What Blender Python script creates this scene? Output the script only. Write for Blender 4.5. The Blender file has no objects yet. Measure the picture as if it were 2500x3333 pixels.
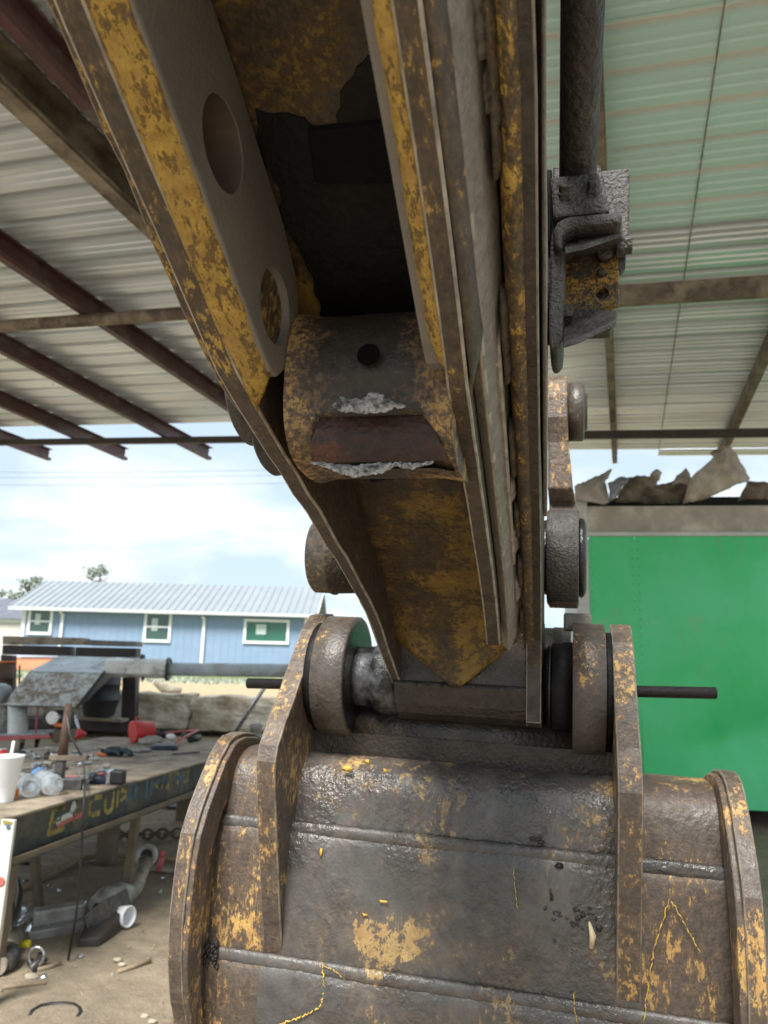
import bpy, bmesh, math, random
import numpy as np
from mathutils import Vector, Matrix
random.seed(7); rnd=random.Random(11)
S=bpy.context.scene; COL=S.collection
# ------------------------------------------------------------------ camera
FPX,PCX,PCY=2502.0,1250.0,1666.5
PITCH,ROLL=math.radians(11.5),math.radians(1.5)
CAM=np.array([0,0,1.6])
_F=np.array([0,math.cos(PITCH),math.sin(PITCH)]);_R0=np.array([1.,0,0]);_U0=np.array([0,-math.sin(PITCH),math.cos(PITCH)])
_R=math.cos(ROLL)*_R0+math.sin(ROLL)*_U0;_U=-math.sin(ROLL)*_R0+math.cos(ROLL)*_U0
cd=bpy.data.cameras.new('camera');co=bpy.data.objects.new('camera',cd);COL.objects.link(co)
co.matrix_world=Matrix(((_R[0],_U[0],-_F[0],0),(_R[1],_U[1],-_F[1],0),(_R[2],_U[2],-_F[2],1.6),(0,0,0,1)))
cd.sensor_fit='VERTICAL';cd.sensor_height=36;cd.sensor_width=27;cd.lens=36*FPX/3333
cd.clip_start=.02;cd.clip_end=2000
cd.dof.use_dof=True;cd.dof.focus_distance=1.05;cd.dof.aperture_fstop=7.5
S.camera=co
# ------------------------------------------------------------------ sky and sun
W=bpy.data.worlds.new('World');S.world=W;W.use_nodes=True
SUN_EL,SUN_AZ=math.radians(52),math.radians(200)   # high, behind the camera, behind thin cloud
def build_world():
    t=W.node_tree;t.nodes.clear();n=t.nodes.new;L=t.links.new
    out=n('ShaderNodeOutputWorld');bg=n('ShaderNodeBackground');bg.inputs[1].default_value=.1
    sky=n('ShaderNodeTexSky');sky.sky_type='NISHITA';sky.sun_disc=False;sky.sun_elevation=SUN_EL;sky.sun_rotation=SUN_AZ
    tc=n('ShaderNodeTexCoord');sp=n('ShaderNodeSeparateXYZ');L(tc.outputs['Generated'],sp.inputs[0])
    ad=n('ShaderNodeMath');ad.operation='ADD';ad.inputs[1].default_value=.22;L(sp.outputs[2],ad.inputs[0])
    mx=n('ShaderNodeMath');mx.operation='MAXIMUM';mx.inputs[1].default_value=.1;L(ad.outputs[0],mx.inputs[0])
    dx=n('ShaderNodeMath');dx.operation='DIVIDE';L(sp.outputs[0],dx.inputs[0]);L(mx.outputs[0],dx.inputs[1])
    dy=n('ShaderNodeMath');dy.operation='DIVIDE';L(sp.outputs[1],dy.inputs[0]);L(mx.outputs[0],dy.inputs[1])
    cb=n('ShaderNodeCombineXYZ');L(dx.outputs[0],cb.inputs[0]);L(dy.outputs[0],cb.inputs[1]);cb.inputs[2].default_value=3.3
    nz=n('ShaderNodeTexNoise');nz.inputs['Scale'].default_value=1.5;nz.inputs['Detail'].default_value=7;nz.inputs['Roughness'].default_value=.52;nz.inputs['Distortion'].default_value=.4;L(cb.outputs[0],nz.inputs['Vector'])
    mr=n('ShaderNodeMapRange');mr.interpolation_type='SMOOTHSTEP';mr.inputs[1].default_value=.40;mr.inputs[2].default_value=.66;L(nz.outputs[0],mr.inputs[0])
    cl=n('ShaderNodeMix');cl.data_type='RGBA';cl.inputs[6].default_value=(3.8,4.7,5.5,1);cl.inputs[7].default_value=(6.1,6.45,6.7,1);L(mr.outputs[0],cl.inputs[0])
    m=n('ShaderNodeMix');m.data_type='RGBA';m.inputs[0].default_value=.9;L(sky.outputs[0],m.inputs[6]);L(cl.outputs[2],m.inputs[7])
    L(m.outputs[2],bg.inputs[0]);L(bg.outputs[0],out.inputs[0])
build_world()
sl=bpy.data.lights.new('sun','SUN');sl.energy=3.6;sl.angle=math.radians(22);sl.color=(1,.97,.92)
so=bpy.data.objects.new('sun',sl);COL.objects.link(so)
sd=Vector((math.sin(SUN_AZ)*math.cos(SUN_EL),math.cos(SUN_AZ)*math.cos(SUN_EL),math.sin(SUN_EL)))
so.rotation_euler=sd.to_track_quat('Z','Y').to_euler();so.location=(0,-3,8)
S.view_settings.view_transform='Standard';S.view_settings.look='None';S.view_settings.gamma=1;S.view_settings.use_curve_mapping=False
S.view_settings.exposure=.95
try:
    S.cycles.use_denoising=True;S.cycles.max_bounces=8;S.cycles.diffuse_bounces=5;S.cycles.glossy_bounces=3;S.cycles.transmission_bounces=6;S.cycles.sample_clamp_indirect=6
except Exception: pass
# ------------------------------------------------------------------ helpers: measuring
def ray(px,py): return _F+_R*(px-PCX)/FPX-_U*(py-PCY)/FPX
def atY(px,py,Y): d=ray(px,py);return CAM+d*Y/d[1]
def atZ(px,py,Z): d=ray(px,py);return CAM+d*(Z-1.6)/d[2]
def mpp(Y): return Y/FPX            # metres per photo pixel at that distance
# ------------------------------------------------------------------ helpers: materials
class NT:
    def __init__(s,name):
        s.m=bpy.data.materials.new(name);s.m.use_nodes=True;s.t=s.m.node_tree
        s.b=s.t.nodes['Principled BSDF'];s.tc=s.n('ShaderNodeTexCoord')
    def n(s,k): return s.t.nodes.new(k)
    def l(s,a,b): s.t.links.new(a,b)
    def co(s,scale=(1,1,1),kind='Object',loc=(0,0,0),rot=(0,0,0)):
        mp=s.n('ShaderNodeMapping');mp.inputs['Scale'].default_value=scale;mp.inputs['Location'].default_value=loc;mp.inputs['Rotation'].default_value=rot
        s.l(s.tc.outputs[kind],mp.inputs[0]);return mp.outputs[0]
    def noise(s,vec,scale,detail=6,rough=.6,dist=0):
        x=s.n('ShaderNodeTexNoise');x.inputs['Scale'].default_value=scale;x.inputs['Detail'].default_value=detail;x.inputs['Roughness'].default_value=rough;x.inputs['Distortion'].default_value=dist
        s.l(vec,x.inputs['Vector']);return x.outputs[0]
    def vor(s,vec,scale,feat='F1'):
        x=s.n('ShaderNodeTexVoronoi');x.feature=feat;x.inputs['Scale'].default_value=scale;s.l(vec,x.inputs['Vector']);return x.outputs[0]
    def mr(s,v,a,b,c=0,d=1,smooth=False):
        x=s.n('ShaderNodeMapRange');x.inputs[1].default_value=a;x.inputs[2].default_value=b;x.inputs[3].default_value=c;x.inputs[4].default_value=d
        if smooth:x.interpolation_type='SMOOTHSTEP'
        s.l(v,x.inputs[0]);return x.outputs[0]
    def mth(s,op,a,b=None):
        x=s.n('ShaderNodeMath');x.operation=op
        for i,v in enumerate((a,b)):
            if v is None: continue
            if isinstance(v,(int,float)): x.inputs[i].default_value=v
            else: s.l(v,x.inputs[i])
        return x.outputs[0]
    def mix(s,f,a,b):
        x=s.n('ShaderNodeMix');x.data_type='RGBA'
        if isinstance(f,(int,float)): x.inputs[0].default_value=f
        else: s.l(f,x.inputs[0])
        for i,v in ((6,a),(7,b)):
            if isinstance(v,tuple): x.inputs[i].default_value=(*v,1)
            else: s.l(v,x.inputs[i])
        return x.outputs[2]
    def bump(s,h,strength=.5,dist=.01,prev=None):
        x=s.n('ShaderNodeBump');x.inputs['Strength'].default_value=strength;x.inputs['Distance'].default_value=dist;s.l(h,x.inputs['Height'])
        if prev is not None: s.l(prev,x.inputs['Normal'])
        return x.outputs[0]
    def fin(s,col=None,rough=None,metal=None,nor=None,spec=None):
        for k,v in (('Base Color',col),('Roughness',rough),('Metallic',metal),('Normal',nor),('Specular IOR Level',spec)):
            if v is None: continue
            if isinstance(v,tuple): s.b.inputs[k].default_value=(*v,1)
            elif isinstance(v,(int,float)): s.b.inputs[k].default_value=v
            else: s.l(v,s.b.inputs[k])
        return s.m
def plain(name,col,rough=.6,metal=0,var=.25,scale=8,bump=.15,bscale=60,dirt=None,dirtamt=.5,spec=None):
    x=NT(name);v=x.co();a=x.noise(v,scale,6,.6)
    lo=tuple(c*(1-var) for c in col);hi=tuple(min(1,c*(1+var)) for c in col)
    c=x.mix(x.mr(a,.3,.7),lo,hi)
    if dirt: c=x.mix(x.mr(x.noise(x.co(loc=(3,1,7)),scale*.7,8,.7),.62-.25*dirtamt,.72-.15*dirtamt),c,dirt)
    nz=x.noise(v,bscale,4,.6)
    return x.fin(c,x.mth('ADD',x.mr(nz,.3,.7,-.08,.08),rough),metal,x.bump(nz,bump,.004),spec)
def worn(name,steel,paint,cover,scale=9,stretch=(1,1,1),rough=.55,bump=.4,steel2=None,paint2=None,dust=.25,dustcol=(.17,.15,.125),gran=140,granb=.3,loc=(0,0,0),gloss=0,big=.5,stain=.2,streaks=.35,ux=0,vy=0,wet=0):
    """bare and grimy steel, a thin stain of old paint, crisp flakes of paint left on it, scratches, dust"""
    x=NT(name);v=x.co(stretch,loc=loc);v1=x.co(loc=loc)
    mid=x.noise(v,scale,9,.7,.3);b=x.noise(v1,scale*.3,4,.55,.4);fine=x.noise(v,scale*4.5,8,.75,.2)
    f=x.mth('ADD',x.mth('MULTIPLY',mid,.27),x.mth('ADD',x.mth('MULTIPLY',b,big*.62),x.mth('MULTIPLY',fine,.73-big*.62)))
    if ux:
        sp=x.n('ShaderNodeSeparateXYZ');x.l(x.tc.outputs['Object'],sp.inputs[0]);f=x.mth('ADD',f,x.mr(x.mth('ABSOLUTE',x.mth('ADD',sp.outputs[0],.008)),.02,.085,-ux,ux))
    if vy:
        sp2=x.n('ShaderNodeSeparateXYZ');x.l(x.tc.outputs['Object'],sp2.inputs[0]);f=x.mth('ADD',f,x.mr(sp2.outputs[1],-.95,-.6,0,-vy))
    t=.5+(.5-cover)*.34
    k=x.mr(f,t,t+.012)
    st=x.mr(f,t-.09,t+.03,0,stain,True)
    s2=steel2 or tuple(c*.5 for c in steel);p2=paint2 or (paint[0]*.6,paint[1]*.5,paint[2]*.55)
    sc=x.mix(x.mr(x.noise(v1,scale*2.3,8,.7),.36,.64),s2,steel)
    sc=x.mix(st,sc,(paint[0]*.62,paint[1]*.56,paint[2]*.8))
    # fine bright scratches in two directions
    if streaks:
        for q,(ro,lo) in enumerate((((.5,.3,.4),(1,2,3)),((-.4,.7,-.6),(4,1,2)))):
            sv=x.co((scale*9,scale*9,scale*.55),rot=ro,loc=lo);sn=x.noise(sv,1,3,.5)
            sk=x.mth('MULTIPLY',x.mr(sn,.70,.735),x.mr(b,.42,.56))
            sc=x.mix(x.mth('MULTIPLY',sk,streaks),sc,paint)
    pc=x.mix(x.mr(x.noise(v1,scale*1.6,8,.75),.34,.66),p2,paint)
    pc=x.mix(x.mr(fine,.56,.70,0,.75),pc,steel)
    c=x.mix(k,sc,pc)
    if dust: c=x.mix(x.mr(x.noise(x.co(loc=(5,2,1)),scale*.6,7,.65),.42,.72,0,dust),c,dustcol)
    g=x.noise(v1,gran,3,.55);g2=x.noise(v1,gran*.25,4,.6)
    h=x.mth('ADD',x.mth('MULTIPLY',g,.7),x.mth('ADD',x.mth('MULTIPLY',g2,.5),x.mth('MULTIPLY',k,.3)))
    r=x.mth('ADD',x.mr(g2,.3,.7,rough+.12,rough-.12),x.mth('MULTIPLY',x.mr(b,.45,.65),-gloss))
    nb=x.bump(h,granb+bump*.5,.004)
    if wet:
        w0=x.noise(x.co((1,1,.7),loc=(2.2,.4,.15)),5.5,5,.6,.5);wm=x.mr(w0,.47,.62)
        wn=x.noise(v1,95,3,.5);nb=x.bump(x.mth('MULTIPLY',wn,wm),wet,.006,nb)
        r=x.mth('ADD',r,x.mth('MULTIPLY',wm,-.2));c=x.mix(x.mth('MULTIPLY',wm,.45),c,(.045,.042,.039))
    return x.fin(c,r,0,nb)
STEEL=(.085,.068,.052);YEL=(.64,.42,.085);OCH=(.66,.42,.135)
M={}
M['lug_face']=worn('lug_edge_paint',(.075,.055,.04),YEL,.38,36,(1,.4,.4),dust=.2,big=.36,vy=.08)
M['fillet']=worn('weld_fillet_paint',(.085,.06,.03),(.54,.35,.065),.62,44,(1,.4,.4),dust=.3,gran=90,granb=.7,big=.18,dustcol=(.24,.17,.06),stain=.7)
M['boss_plate']=worn('boss_plate_primer',(.20,.178,.15),(.42,.32,.09),.06,6,dust=.5,dustcol=(.25,.225,.19),granb=.1,gran=220,steel2=(.155,.135,.115),big=.9,streaks=0)
M['arm_under']=worn('arm_underside_paint',(.035,.024,.013),(.25,.145,.018),.46,26,dust=.08,granb=.3,bump=.3,big=.6,paint2=(.11,.065,.013),stain=.5)
M['arm_side']=worn('arm_side_paint',(.06,.045,.032),YEL,.3,42,(1,.45,.45),dust=.2,gran=170,granb=.6,big=.4)
M['arm_dark']=worn('grimy_steel',(.045,.035,.027),YEL,.14,34,(1,.6,.6),dust=.2,gran=150,granb=.6,big=.4)
M['arm_tip']=worn('greasy_arm_tip',(.026,.02,.016),(.4,.24,.05),.1,30,dust=.1,gran=120,granb=.6,big=.6,rough=.42,gloss=.12,stain=.3)
M['arm_tip']=worn('greasy_arm_tip',(.034,.026,.02),(.4,.24,.05),.1,30,dust=.12,gran=120,granb=.6,big=.6,rough=.42,gloss=.12,stain=.3)
M['arm_bare']=worn('dusty_bare_steel',(.24,.215,.185),YEL,.08,40,dust=.5,dustcol=(.33,.3,.26),gran=160,granb=.45,big=.3,steel2=(.16,.14,.115))
M['grease']=plain('black_grease',(.012,.011,.011),.32,0,.5,20,.8,70)
M['arm_yellow']=worn('arm_skin_paint',(.06,.045,.032),YEL,.46,40,(1,.45,.45),dust=.2,gran=170,granb=.7,big=.3,stain=.4,vy=.03)
M['grease_shade_black']=plain('dry_grease_and_shade',(.009,.008,.0075),.6,0,.5,14,.6,90,spec=.25)  # grease tone, blackened further for the shaded arm cavity
M['grit']=plain('caked_dark_grit',(.035,.03,.027),.5,0,.5,60,.9,90)
M['rubber']=plain('black_rubber_pad',(.014,.014,.015),.55,0,.3,9,.2,120)
M['boss']=worn('boss_tube_paint',(.046,.036,.027),(.52,.35,.12),.3,26,dust=.08,granb=.18,gran=200,big=.4,stain=.6,ux=.05)
M['rust']=worn('rusty_break',(.055,.022,.015),(.45,.13,.03),.2,34,dust=0,gran=110,granb=.5,steel2=(.02,.012,.01),paint2=(.16,.05,.02),big=.6,stain=.5)
M['hole_shade_brown']=plain('bored_hole_shade_brown',(.13,.095,.075),.55,0,.3,20,.2,80)  # brown bore wall, darkened to put the hole's shade into the colour
M['bucket']=worn('bucket_shell_paint',(.112,.104,.095),(.62,.43,.17),.37,10,(1,1,.7),rough=.45,dust=.1,gran=160,granb=.22,bump=.25,steel2=(.066,.061,.056),big=.66,gloss=.1,wet=1.0,stain=.22,streaks=.25)
M['bucket_out']=worn('bucket_corner_paint',(.105,.08,.062),OCH,.37,24,(1,1,.4),rough=.46,dust=.15,gran=110,granb=.35,steel2=(.06,.046,.038),big=.42)
M['ear']=worn('bucket_ear_paint',(.105,.082,.064),OCH,.40,30,(.8,.8,.4),rough=.46,dust=.15,gran=120,granb=.3,steel2=(.06,.046,.038),big=.42)
M['disc']=worn('boss_disc_paint',(.088,.074,.062),OCH,.28,22,rough=.4,dust=.15,gran=130,granb=.35,steel2=(.052,.043,.036),big=.55,gloss=.15)
M['bracket']=worn('dusty_black_bracket',(.06,.053,.048),(.55,.32,.04),.06,50,dust=.45,dustcol=(.14,.128,.116),gran=150,granb=1.0,bump=.9,big=.4,steel2=(.032,.028,.025))
M['bracket_speck']=worn('speckled_bracket_plate',(.04,.033,.026),(.40,.23,.03),.52,60,dust=.15,gran=160,granb=.8,big=.4)
M['rod']=worn('crusted_tube',(.045,.038,.031),YEL,.09,40,dust=.2,gran=75,granb=1.2,bump=1.0,big=.6,steel2=(.022,.019,.016),dustcol=(.12,.105,.09))
def silver():
    x=NT('bright_fracture');v=x.co();a=x.noise(v,55,6,.7);
    c=x.mix(x.mr(x.noise(v,120,6,.75),.38,.6),(.12,.115,.11),(.88,.89,.9));return x.fin(c,.3,.6,x.bump(a,1,.02))
M['silver']=silver();M['port_shade']=NT('port_hole_shade').fin((.004,.004,.004),.9,0,None,.1)
def greasy_pin():
    x=NT('greasy_pin');v=x.co((1,1,1));a=x.noise(v,40,6,.7);b=x.noise(v,16,4,.6)
    c=x.mix(x.mr(b,.42,.6),(.02,.019,.018),(.16,.165,.175));return x.fin(c,x.mr(a,.3,.7,.2,.42),.35,x.bump(a,.7,.006))
M['pin']=greasy_pin()
M['edge']=plain('worn_bright_edge',(.34,.30,.245),.45,.2,.45,40,.3,120)
M['link_paint']=worn('flaked_link_boss',(.05,.042,.036),YEL,.34,22,dust=.15,gran=120,granb=.7,big=.45)
M['edge_dull']=plain('worn_brown_edge',(.21,.17,.13),.5,.1,.5,40,.3,120)
# ------------------------------------------------------------------ helpers: objects
def tag(o,label=None,cat=None,group=None,kind=None):
    for k,v in (('label',label),('category',cat),('group',group),('kind',kind)):
        if v: o[k]=v
    return o
def thing(name,label,cat,loc=(0,0,0),group=None,rz=0):
    o=bpy.data.objects.new(name,None);COL.objects.link(o);o.location=Vector(loc);o.rotation_euler=(0,0,rz);o.empty_display_size=.1
    return tag(o,label,cat,group)
class G:
    def __init__(s): s.v=[];s.f=[];s.sm=[]
    def add(s,vs,fs,smooth=False):
        k=len(s.v);s.v+=[tuple(float(c) for c in p) for p in vs];s.f+=[tuple(i+k for i in f) for f in fs];s.sm+=[smooth]*len(fs);return s
    def box(s,c,d,rz=0,rx=0,ry=0):
        R=Matrix.Rotation(rz,3,'Z')@Matrix.Rotation(ry,3,'Y')@Matrix.Rotation(rx,3,'X')
        vs=[Vector(c)+R@Vector((x*d[0]/2,y*d[1]/2,z*d[2]/2)) for x in(-1,1) for y in(-1,1) for z in(-1,1)]
        return s.add(vs,[(0,1,3,2),(4,6,7,5),(0,4,5,1),(2,3,7,6),(0,2,6,4),(1,5,7,3)])
    def hexa(s,p): # 4 bottom, 4 top (ccw)
        return s.add(p,[(3,2,1,0),(4,5,6,7),(0,1,5,4),(1,2,6,5),(2,3,7,6),(3,0,4,7)])
    def prism(s,poly,ax,a0,a1):
        """poly: 2-D outline in the two other axes; a0,a1: numbers or functions of the outline point"""
        n=len(poly);fa=a0 if callable(a0) else (lambda p:a0);fb=a1 if callable(a1) else (lambda p:a1)
        def put(p,a): return {0:(a,p[0],p[1]),1:(p[0],a,p[1]),2:(p[0],p[1],a)}[ax]
        vs=[put(p,fa(p)) for p in poly]+[put(p,fb(p)) for p in poly]
        return s.add(vs,[tuple(range(n)),tuple(range(2*n-1,n-1,-1))]+[(i,i+n,(i+1)%n+n,(i+1)%n) for i in range(n)])
    def lathe(s,c,axis,prof,seg=24,caps=True,smooth=True):
        """prof: (distance along axis, radius)"""
        A=Vector(axis).normalized();X=A.orthogonal().normalized();Y=A.cross(X);c=Vector(c);vs=[]
        for t,r in prof:
            for k in range(seg):
                a=2*math.pi*k/seg;vs.append(c+A*t+X*(r*math.cos(a))+Y*(r*math.sin(a)))
        fs=[(i*seg+k,i*seg+(k+1)%seg,(i+1)*seg+(k+1)%seg,(i+1)*seg+k) for i in range(len(prof)-1) for k in range(seg)]
        s.add(vs,fs,smooth)
        if caps:
            n=len(prof);k0=len(s.v)-len(vs)
            s.f+=[tuple(k0+i for i in range(seg-1,-1,-1)),tuple(k0+(n-1)*seg+i for i in range(seg))];s.sm+=[False,False]
        return s
    def cyl(s,p0,p1,r,seg=20,r1=None,ch=0):
        p0=Vector(p0);p1=Vector(p1);d=p1-p0;L=d.length;r1=r if r1 is None else r1
        if ch: pr=[(0,r-ch),(ch,r),(L-ch,r1),(L,r1-ch)]
        else: pr=[(0,r),(L,r1)]
        return s.lathe(p0,d,pr,seg)
    def tube(s,pts,r,seg=8,closed=False):
        P=[Vector(p) for p in pts];n=len(P);vs=[];X=None
        for i,p in enumerate(P):
            if closed: d=P[(i+1)%n]-P[i-1]
            else: d=(P[min(i+1,n-1)]-P[max(i-1,0)])
            d.normalize()
            X=(X-d*X.dot(d)) if X is not None else d.orthogonal()
            if X.length<1e-6: X=d.orthogonal()
            X.normalize();Y=d.cross(X);rr=r[i] if isinstance(r,(list,tuple)) else r
            for k in range(seg):
                a=2*math.pi*k/seg;vs.append(p+X*(rr*math.cos(a))+Y*(rr*math.sin(a)))
        m=n if closed else n-1
        fs=[(i*seg+k,i*seg+(k+1)%seg,((i+1)%n)*seg+(k+1)%seg,((i+1)%n)*seg+k) for i in range(m) for k in range(seg)]
        k0=len(s.v);s.add(vs,fs,True)
        if not closed:
            s.f+=[tuple(k0+i for i in range(seg-1,-1,-1)),tuple(k0+(n-1)*seg+i for i in range(seg))];s.sm+=[False,False]
        return s
    def grid(s,fn,nu,nv,smooth=True):
        vs=[fn(i/nu,j/nv) for i in range(nu+1) for j in range(nv+1)];w=nv+1
        return s.add(vs,[(i*w+j,(i+1)*w+j,(i+1)*w+j+1,i*w+j+1) for i in range(nu) for j in range(nv)],smooth)
    def blob(s,c,r,seed=0,amp=.2,seg=10,rings=6,rot=None):
        R=random.Random(seed);vs=[];c=Vector(c);r=Vector(r);Q=rot or Matrix.Identity(3)
        vs.append(c+Q@Vector((0,0,-r.z)))
        for i in range(1,rings):
            ph=-math.pi/2+math.pi*i/rings
            for k in range(seg):
                a=2*math.pi*k/seg;q=1+R.uniform(-amp,amp)
                vs.append(c+Q@Vector((r.x*math.cos(ph)*math.cos(a)*q,r.y*math.cos(ph)*math.sin(a)*q,r.z*math.sin(ph)*q)))
        vs.append(c+Q@Vector((0,0,r.z)));n=len(vs)
        fs=[(0,1+(k+1)%seg,1+k) for k in range(seg)]
        fs+=[(1+i*seg+k,1+i*seg+(k+1)%seg,1+(i+1)*seg+(k+1)%seg,1+(i+1)*seg+k) for i in range(rings-2) for k in range(seg)]
        fs+=[(1+(rings-2)*seg+k,1+(rings-2)*seg+(k+1)%seg,n-1) for k in range(seg)]
        return s.add(vs,fs,True)
def part(name,g,mat,parent=None,bev=0,bseg=2,off=None,ang=35,edge=None):
    me=bpy.data.meshes.new(name)
    vs=g.v if off is None else [(p[0]-off[0],p[1]-off[1],p[2]-off[2]) for p in g.v]
    me.from_pydata(vs,[],g.f)
    me.polygons.foreach_set('use_smooth',g.sm)
    bm=bmesh.new();bm.from_mesh(me)
    bmesh.ops.recalc_face_normals(bm,faces=bm.faces)
    if bev:
        es=[e for e in bm.edges if len(e.link_faces)==2 and e.calc_face_angle(0)>math.radians(ang)]
        bmesh.ops.bevel(bm,geom=es,offset=bev,segments=bseg,affect='EDGES',profile=.5,clamp_overlap=True,material=1 if edge else -1)
    bm.to_mesh(me);bm.free()
    me.materials.append(M[mat] if isinstance(mat,str) else mat)
    if edge: me.materials.append(M[edge])
    o=bpy.data.objects.new(name,me);COL.objects.link(o)
    if parent is not None: o.parent=parent
    return o
def solo(name,g,mat,label,cat,group=None,kind=None,bev=0,loc=None):
    """a thing that is one mesh, given in world coordinates"""
    V=np.array(g.v);c=Vector(((V[:,0].min()+V[:,0].max())/2,(V[:,1].min()+V[:,1].max())/2,V[:,2].min())) if loc is None else Vector(loc)
    o=part(name,g,mat,None,bev,off=c);o.location=c
    return tag(o,label,cat,group,kind)
def cut(o,g):
    """boolean-subtract g from o, baked"""
    c=part('cutter',g,'grease',o.parent);md=o.modifiers.new('b','BOOLEAN');md.operation='DIFFERENCE';md.object=c;md.solver='EXACT'
    bpy.context.view_layer.update();dg=bpy.context.evaluated_depsgraph_get()
    me=bpy.data.meshes.new_from_object(o.evaluated_get(dg));o.modifiers.clear();old=o.data;o.data=me
    bpy.data.meshes.remove(old);m=c.data;bpy.data.objects.remove(c);bpy.data.meshes.remove(m)
def jag(poly,step,amp,seed=1,skip=()):
    """subdivide an outline and roughen it like a torch-cut edge"""
    R=random.Random(seed);o=[];n=len(poly)
    for i in range(n):
        a=Vector(poly[i]).to_2d();b=Vector(poly[(i+1)%n]).to_2d();o.append(tuple(a))
        k=int((b-a).length/step)
        if i in skip: continue
        nn=Vector((-(b-a).y,(b-a).x));nn.normalize()
        for j in range(1,k): o.append(tuple(a+(b-a)*(j/k)+nn*R.uniform(-amp,amp)))
    return o
def dup(o,parent=None):
    c=o.copy();COL.objects.link(c);c.parent=parent
    for ch in list(o.children):
        d=dup(ch,c);d.matrix_parent_inverse=ch.matrix_parent_inverse
    return c
# ------------------------------------------------------------------ machine frame: u right, v away, w up, origin on the bucket pin
P0=atY(1520,2217,1.65);_t=math.radians(14);_r=math.radians(1.5)
MA=np.array([math.sin(_t),math.cos(_t),0]);MR=np.array([math.cos(_t),-math.sin(_t),0])*math.cos(_r)+np.array([0,0,-math.sin(_r)]);MW=np.cross(MR,MA)
MM=np.array([MR,MA,MW]);MCAM=MM@(CAM-P0)
MAT=Matrix(((*MM[:,0],P0[0]),(*MM[:,1],P0[1]),(*MM[:,2],P0[2]),(0,0,0,1)))
def mlo(px,py,ax,val): d=MM@ray(px,py);return MCAM+d*(val-MCAM[ax])/d[ax]
def mplane(px,py,s,k):  # plane w=k+s*v
    d=MM@ray(px,py);t=(k+s*MCAM[1]-MCAM[2])/(d[2]-s*d[1]);return MCAM+d*t
def mach(name,label,cat):
    o=bpy.data.objects.new(name,None);COL.objects.link(o);o.matrix_world=MAT;o.empty_display_size=.1;return tag(o,label,cat)
E_=[(-2.3,1.12),(-1.6,.735),(-1.23,.505),(-1.176,.475),(-1.094,.43),(-.982,.365),(-.89,.322),(-.79,.293),(-.70,.266),(-.562,.222),(-.45,.187),(-.344,.148),(-.26,.108),(-.17,.058),(-.10,.018),(-.04,-.015)]
_ev=[p[0] for p in E_];_ew=[p[1] for p in E_]
def Ew(v): return float(np.interp(v,_ev,_ew))
def BP(v): return .06-.5*v
def along(v0,v1,d0=0,n=18): return [(v0+(v1-v0)*i/n,Ew(v0+(v1-v0)*i/n)+d0) for i in range(n+1)]
def rag(pts,amp,seed):
    R=random.Random(seed);return [pts[0]]+[(p[0]+R.uniform(-amp,amp),p[1]+R.uniform(-amp,amp)) for p in pts[1:-1]]+[pts[-1]]
arm=mach('excavator_stick','worn yellow excavator stick with broken cross tube, hanging under the shed roof','excavator stick')
# --- left lug, its weld, the drilled boss plate
def back(v0,v1,d,n=4): return [(v1+(v0-v1)*i/n,BP(v1+(v0-v1)*i/n)+d) for i in range(n+1)]
lug=part('lug_plate',G().prism(rag(along(-2.3,-.05,-.014,46),.0022,3)+back(-2.3,-.05,.02),0,lambda p:-.157+.013*max(0,min(1,(p[0]+.9)/.85)),lambda p:-.131+.006*max(0,min(1,(p[0]+.9)/.85))),'lug_face',arm,.003,edge='edge')
fil=G()
fv=np.linspace(-2.3,-.865,66);R1=random.Random(5)
rings=[]
for i,v in enumerate(fv):
    e=Ew(v);q=1 if v<-.905 else max(.05,(-.865-v)/.04);j=R1.uniform(-.0016,.0016)
    sec=[(-.1335,-.0125),(-.126,-.0135+j),(-.119,-.0115+j*1.3),(-.111,-.008+j),(-.104,-.003+j),(-.1005,.003),(-.1335,.024)]
    rings.append([(-.1335+(u+.1335)*q,v,e+w) for u,w in sec])
def skin_rings(g,rings,smooth=True,closed=True):
    n=len(rings[0]);k=len(g.v);g.add([p for r in rings for p in r],[(i*n+a,i*n+(a+1)%n,(i+1)*n+(a+1)%n,(i+1)*n+a) for i in range(len(rings)-1) for a in range(n if closed else n-1)],smooth)
    if closed: g.f+=[tuple(k+a for a in range(n-1,-1,-1)),tuple(k+(len(rings)-1)*n+a for a in range(n))];g.sm+=[False,False]
    return g
part('weld_fillet',skin_rings(fil,rings),'fillet',arm)
gp=along(-2.2,-.97,-.001,20)+[(-.94,.342),(-.915,.331),(-.893,.333),(-.871,.351),(-.856,.371),(-.848,.396),(-.845,.42),(-.851,.447),(-.866,.472)]+[(-.912,.508),(-.987,.545),(-1.056,.582),(-1.116,.608),(-1.5,.80),(-2.2,1.15)]
bp=part('boss_plate',G().prism(gp,0,-.1315,-.0995),'boss_plate',arm,.0035)
cut(bp,G().cyl((-.16,-1.066,.495),(-.05,-1.066,.495),.043,40).cyl((-.16,-.917,.405),(-.05,-.917,.405),.042,40))
cut(lug,G().cyl((-.152,-1.066,.495),(-.05,-1.066,.495),.0425,40).cyl((-.1325,-.917,.405),(-.05,-.917,.405),.0415,40))
part('hole_lining',G().cyl((-.134,-.917,.405),(-.109,-.917,.405),.0418,32),'arm_yellow',arm)
part('hole_sleeve',G().lathe((-.158,-1.066,.495),(1,0,0),[(0,.0422),(.0575,.0422)],40,False),'hole_shade_brown',arm)
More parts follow.
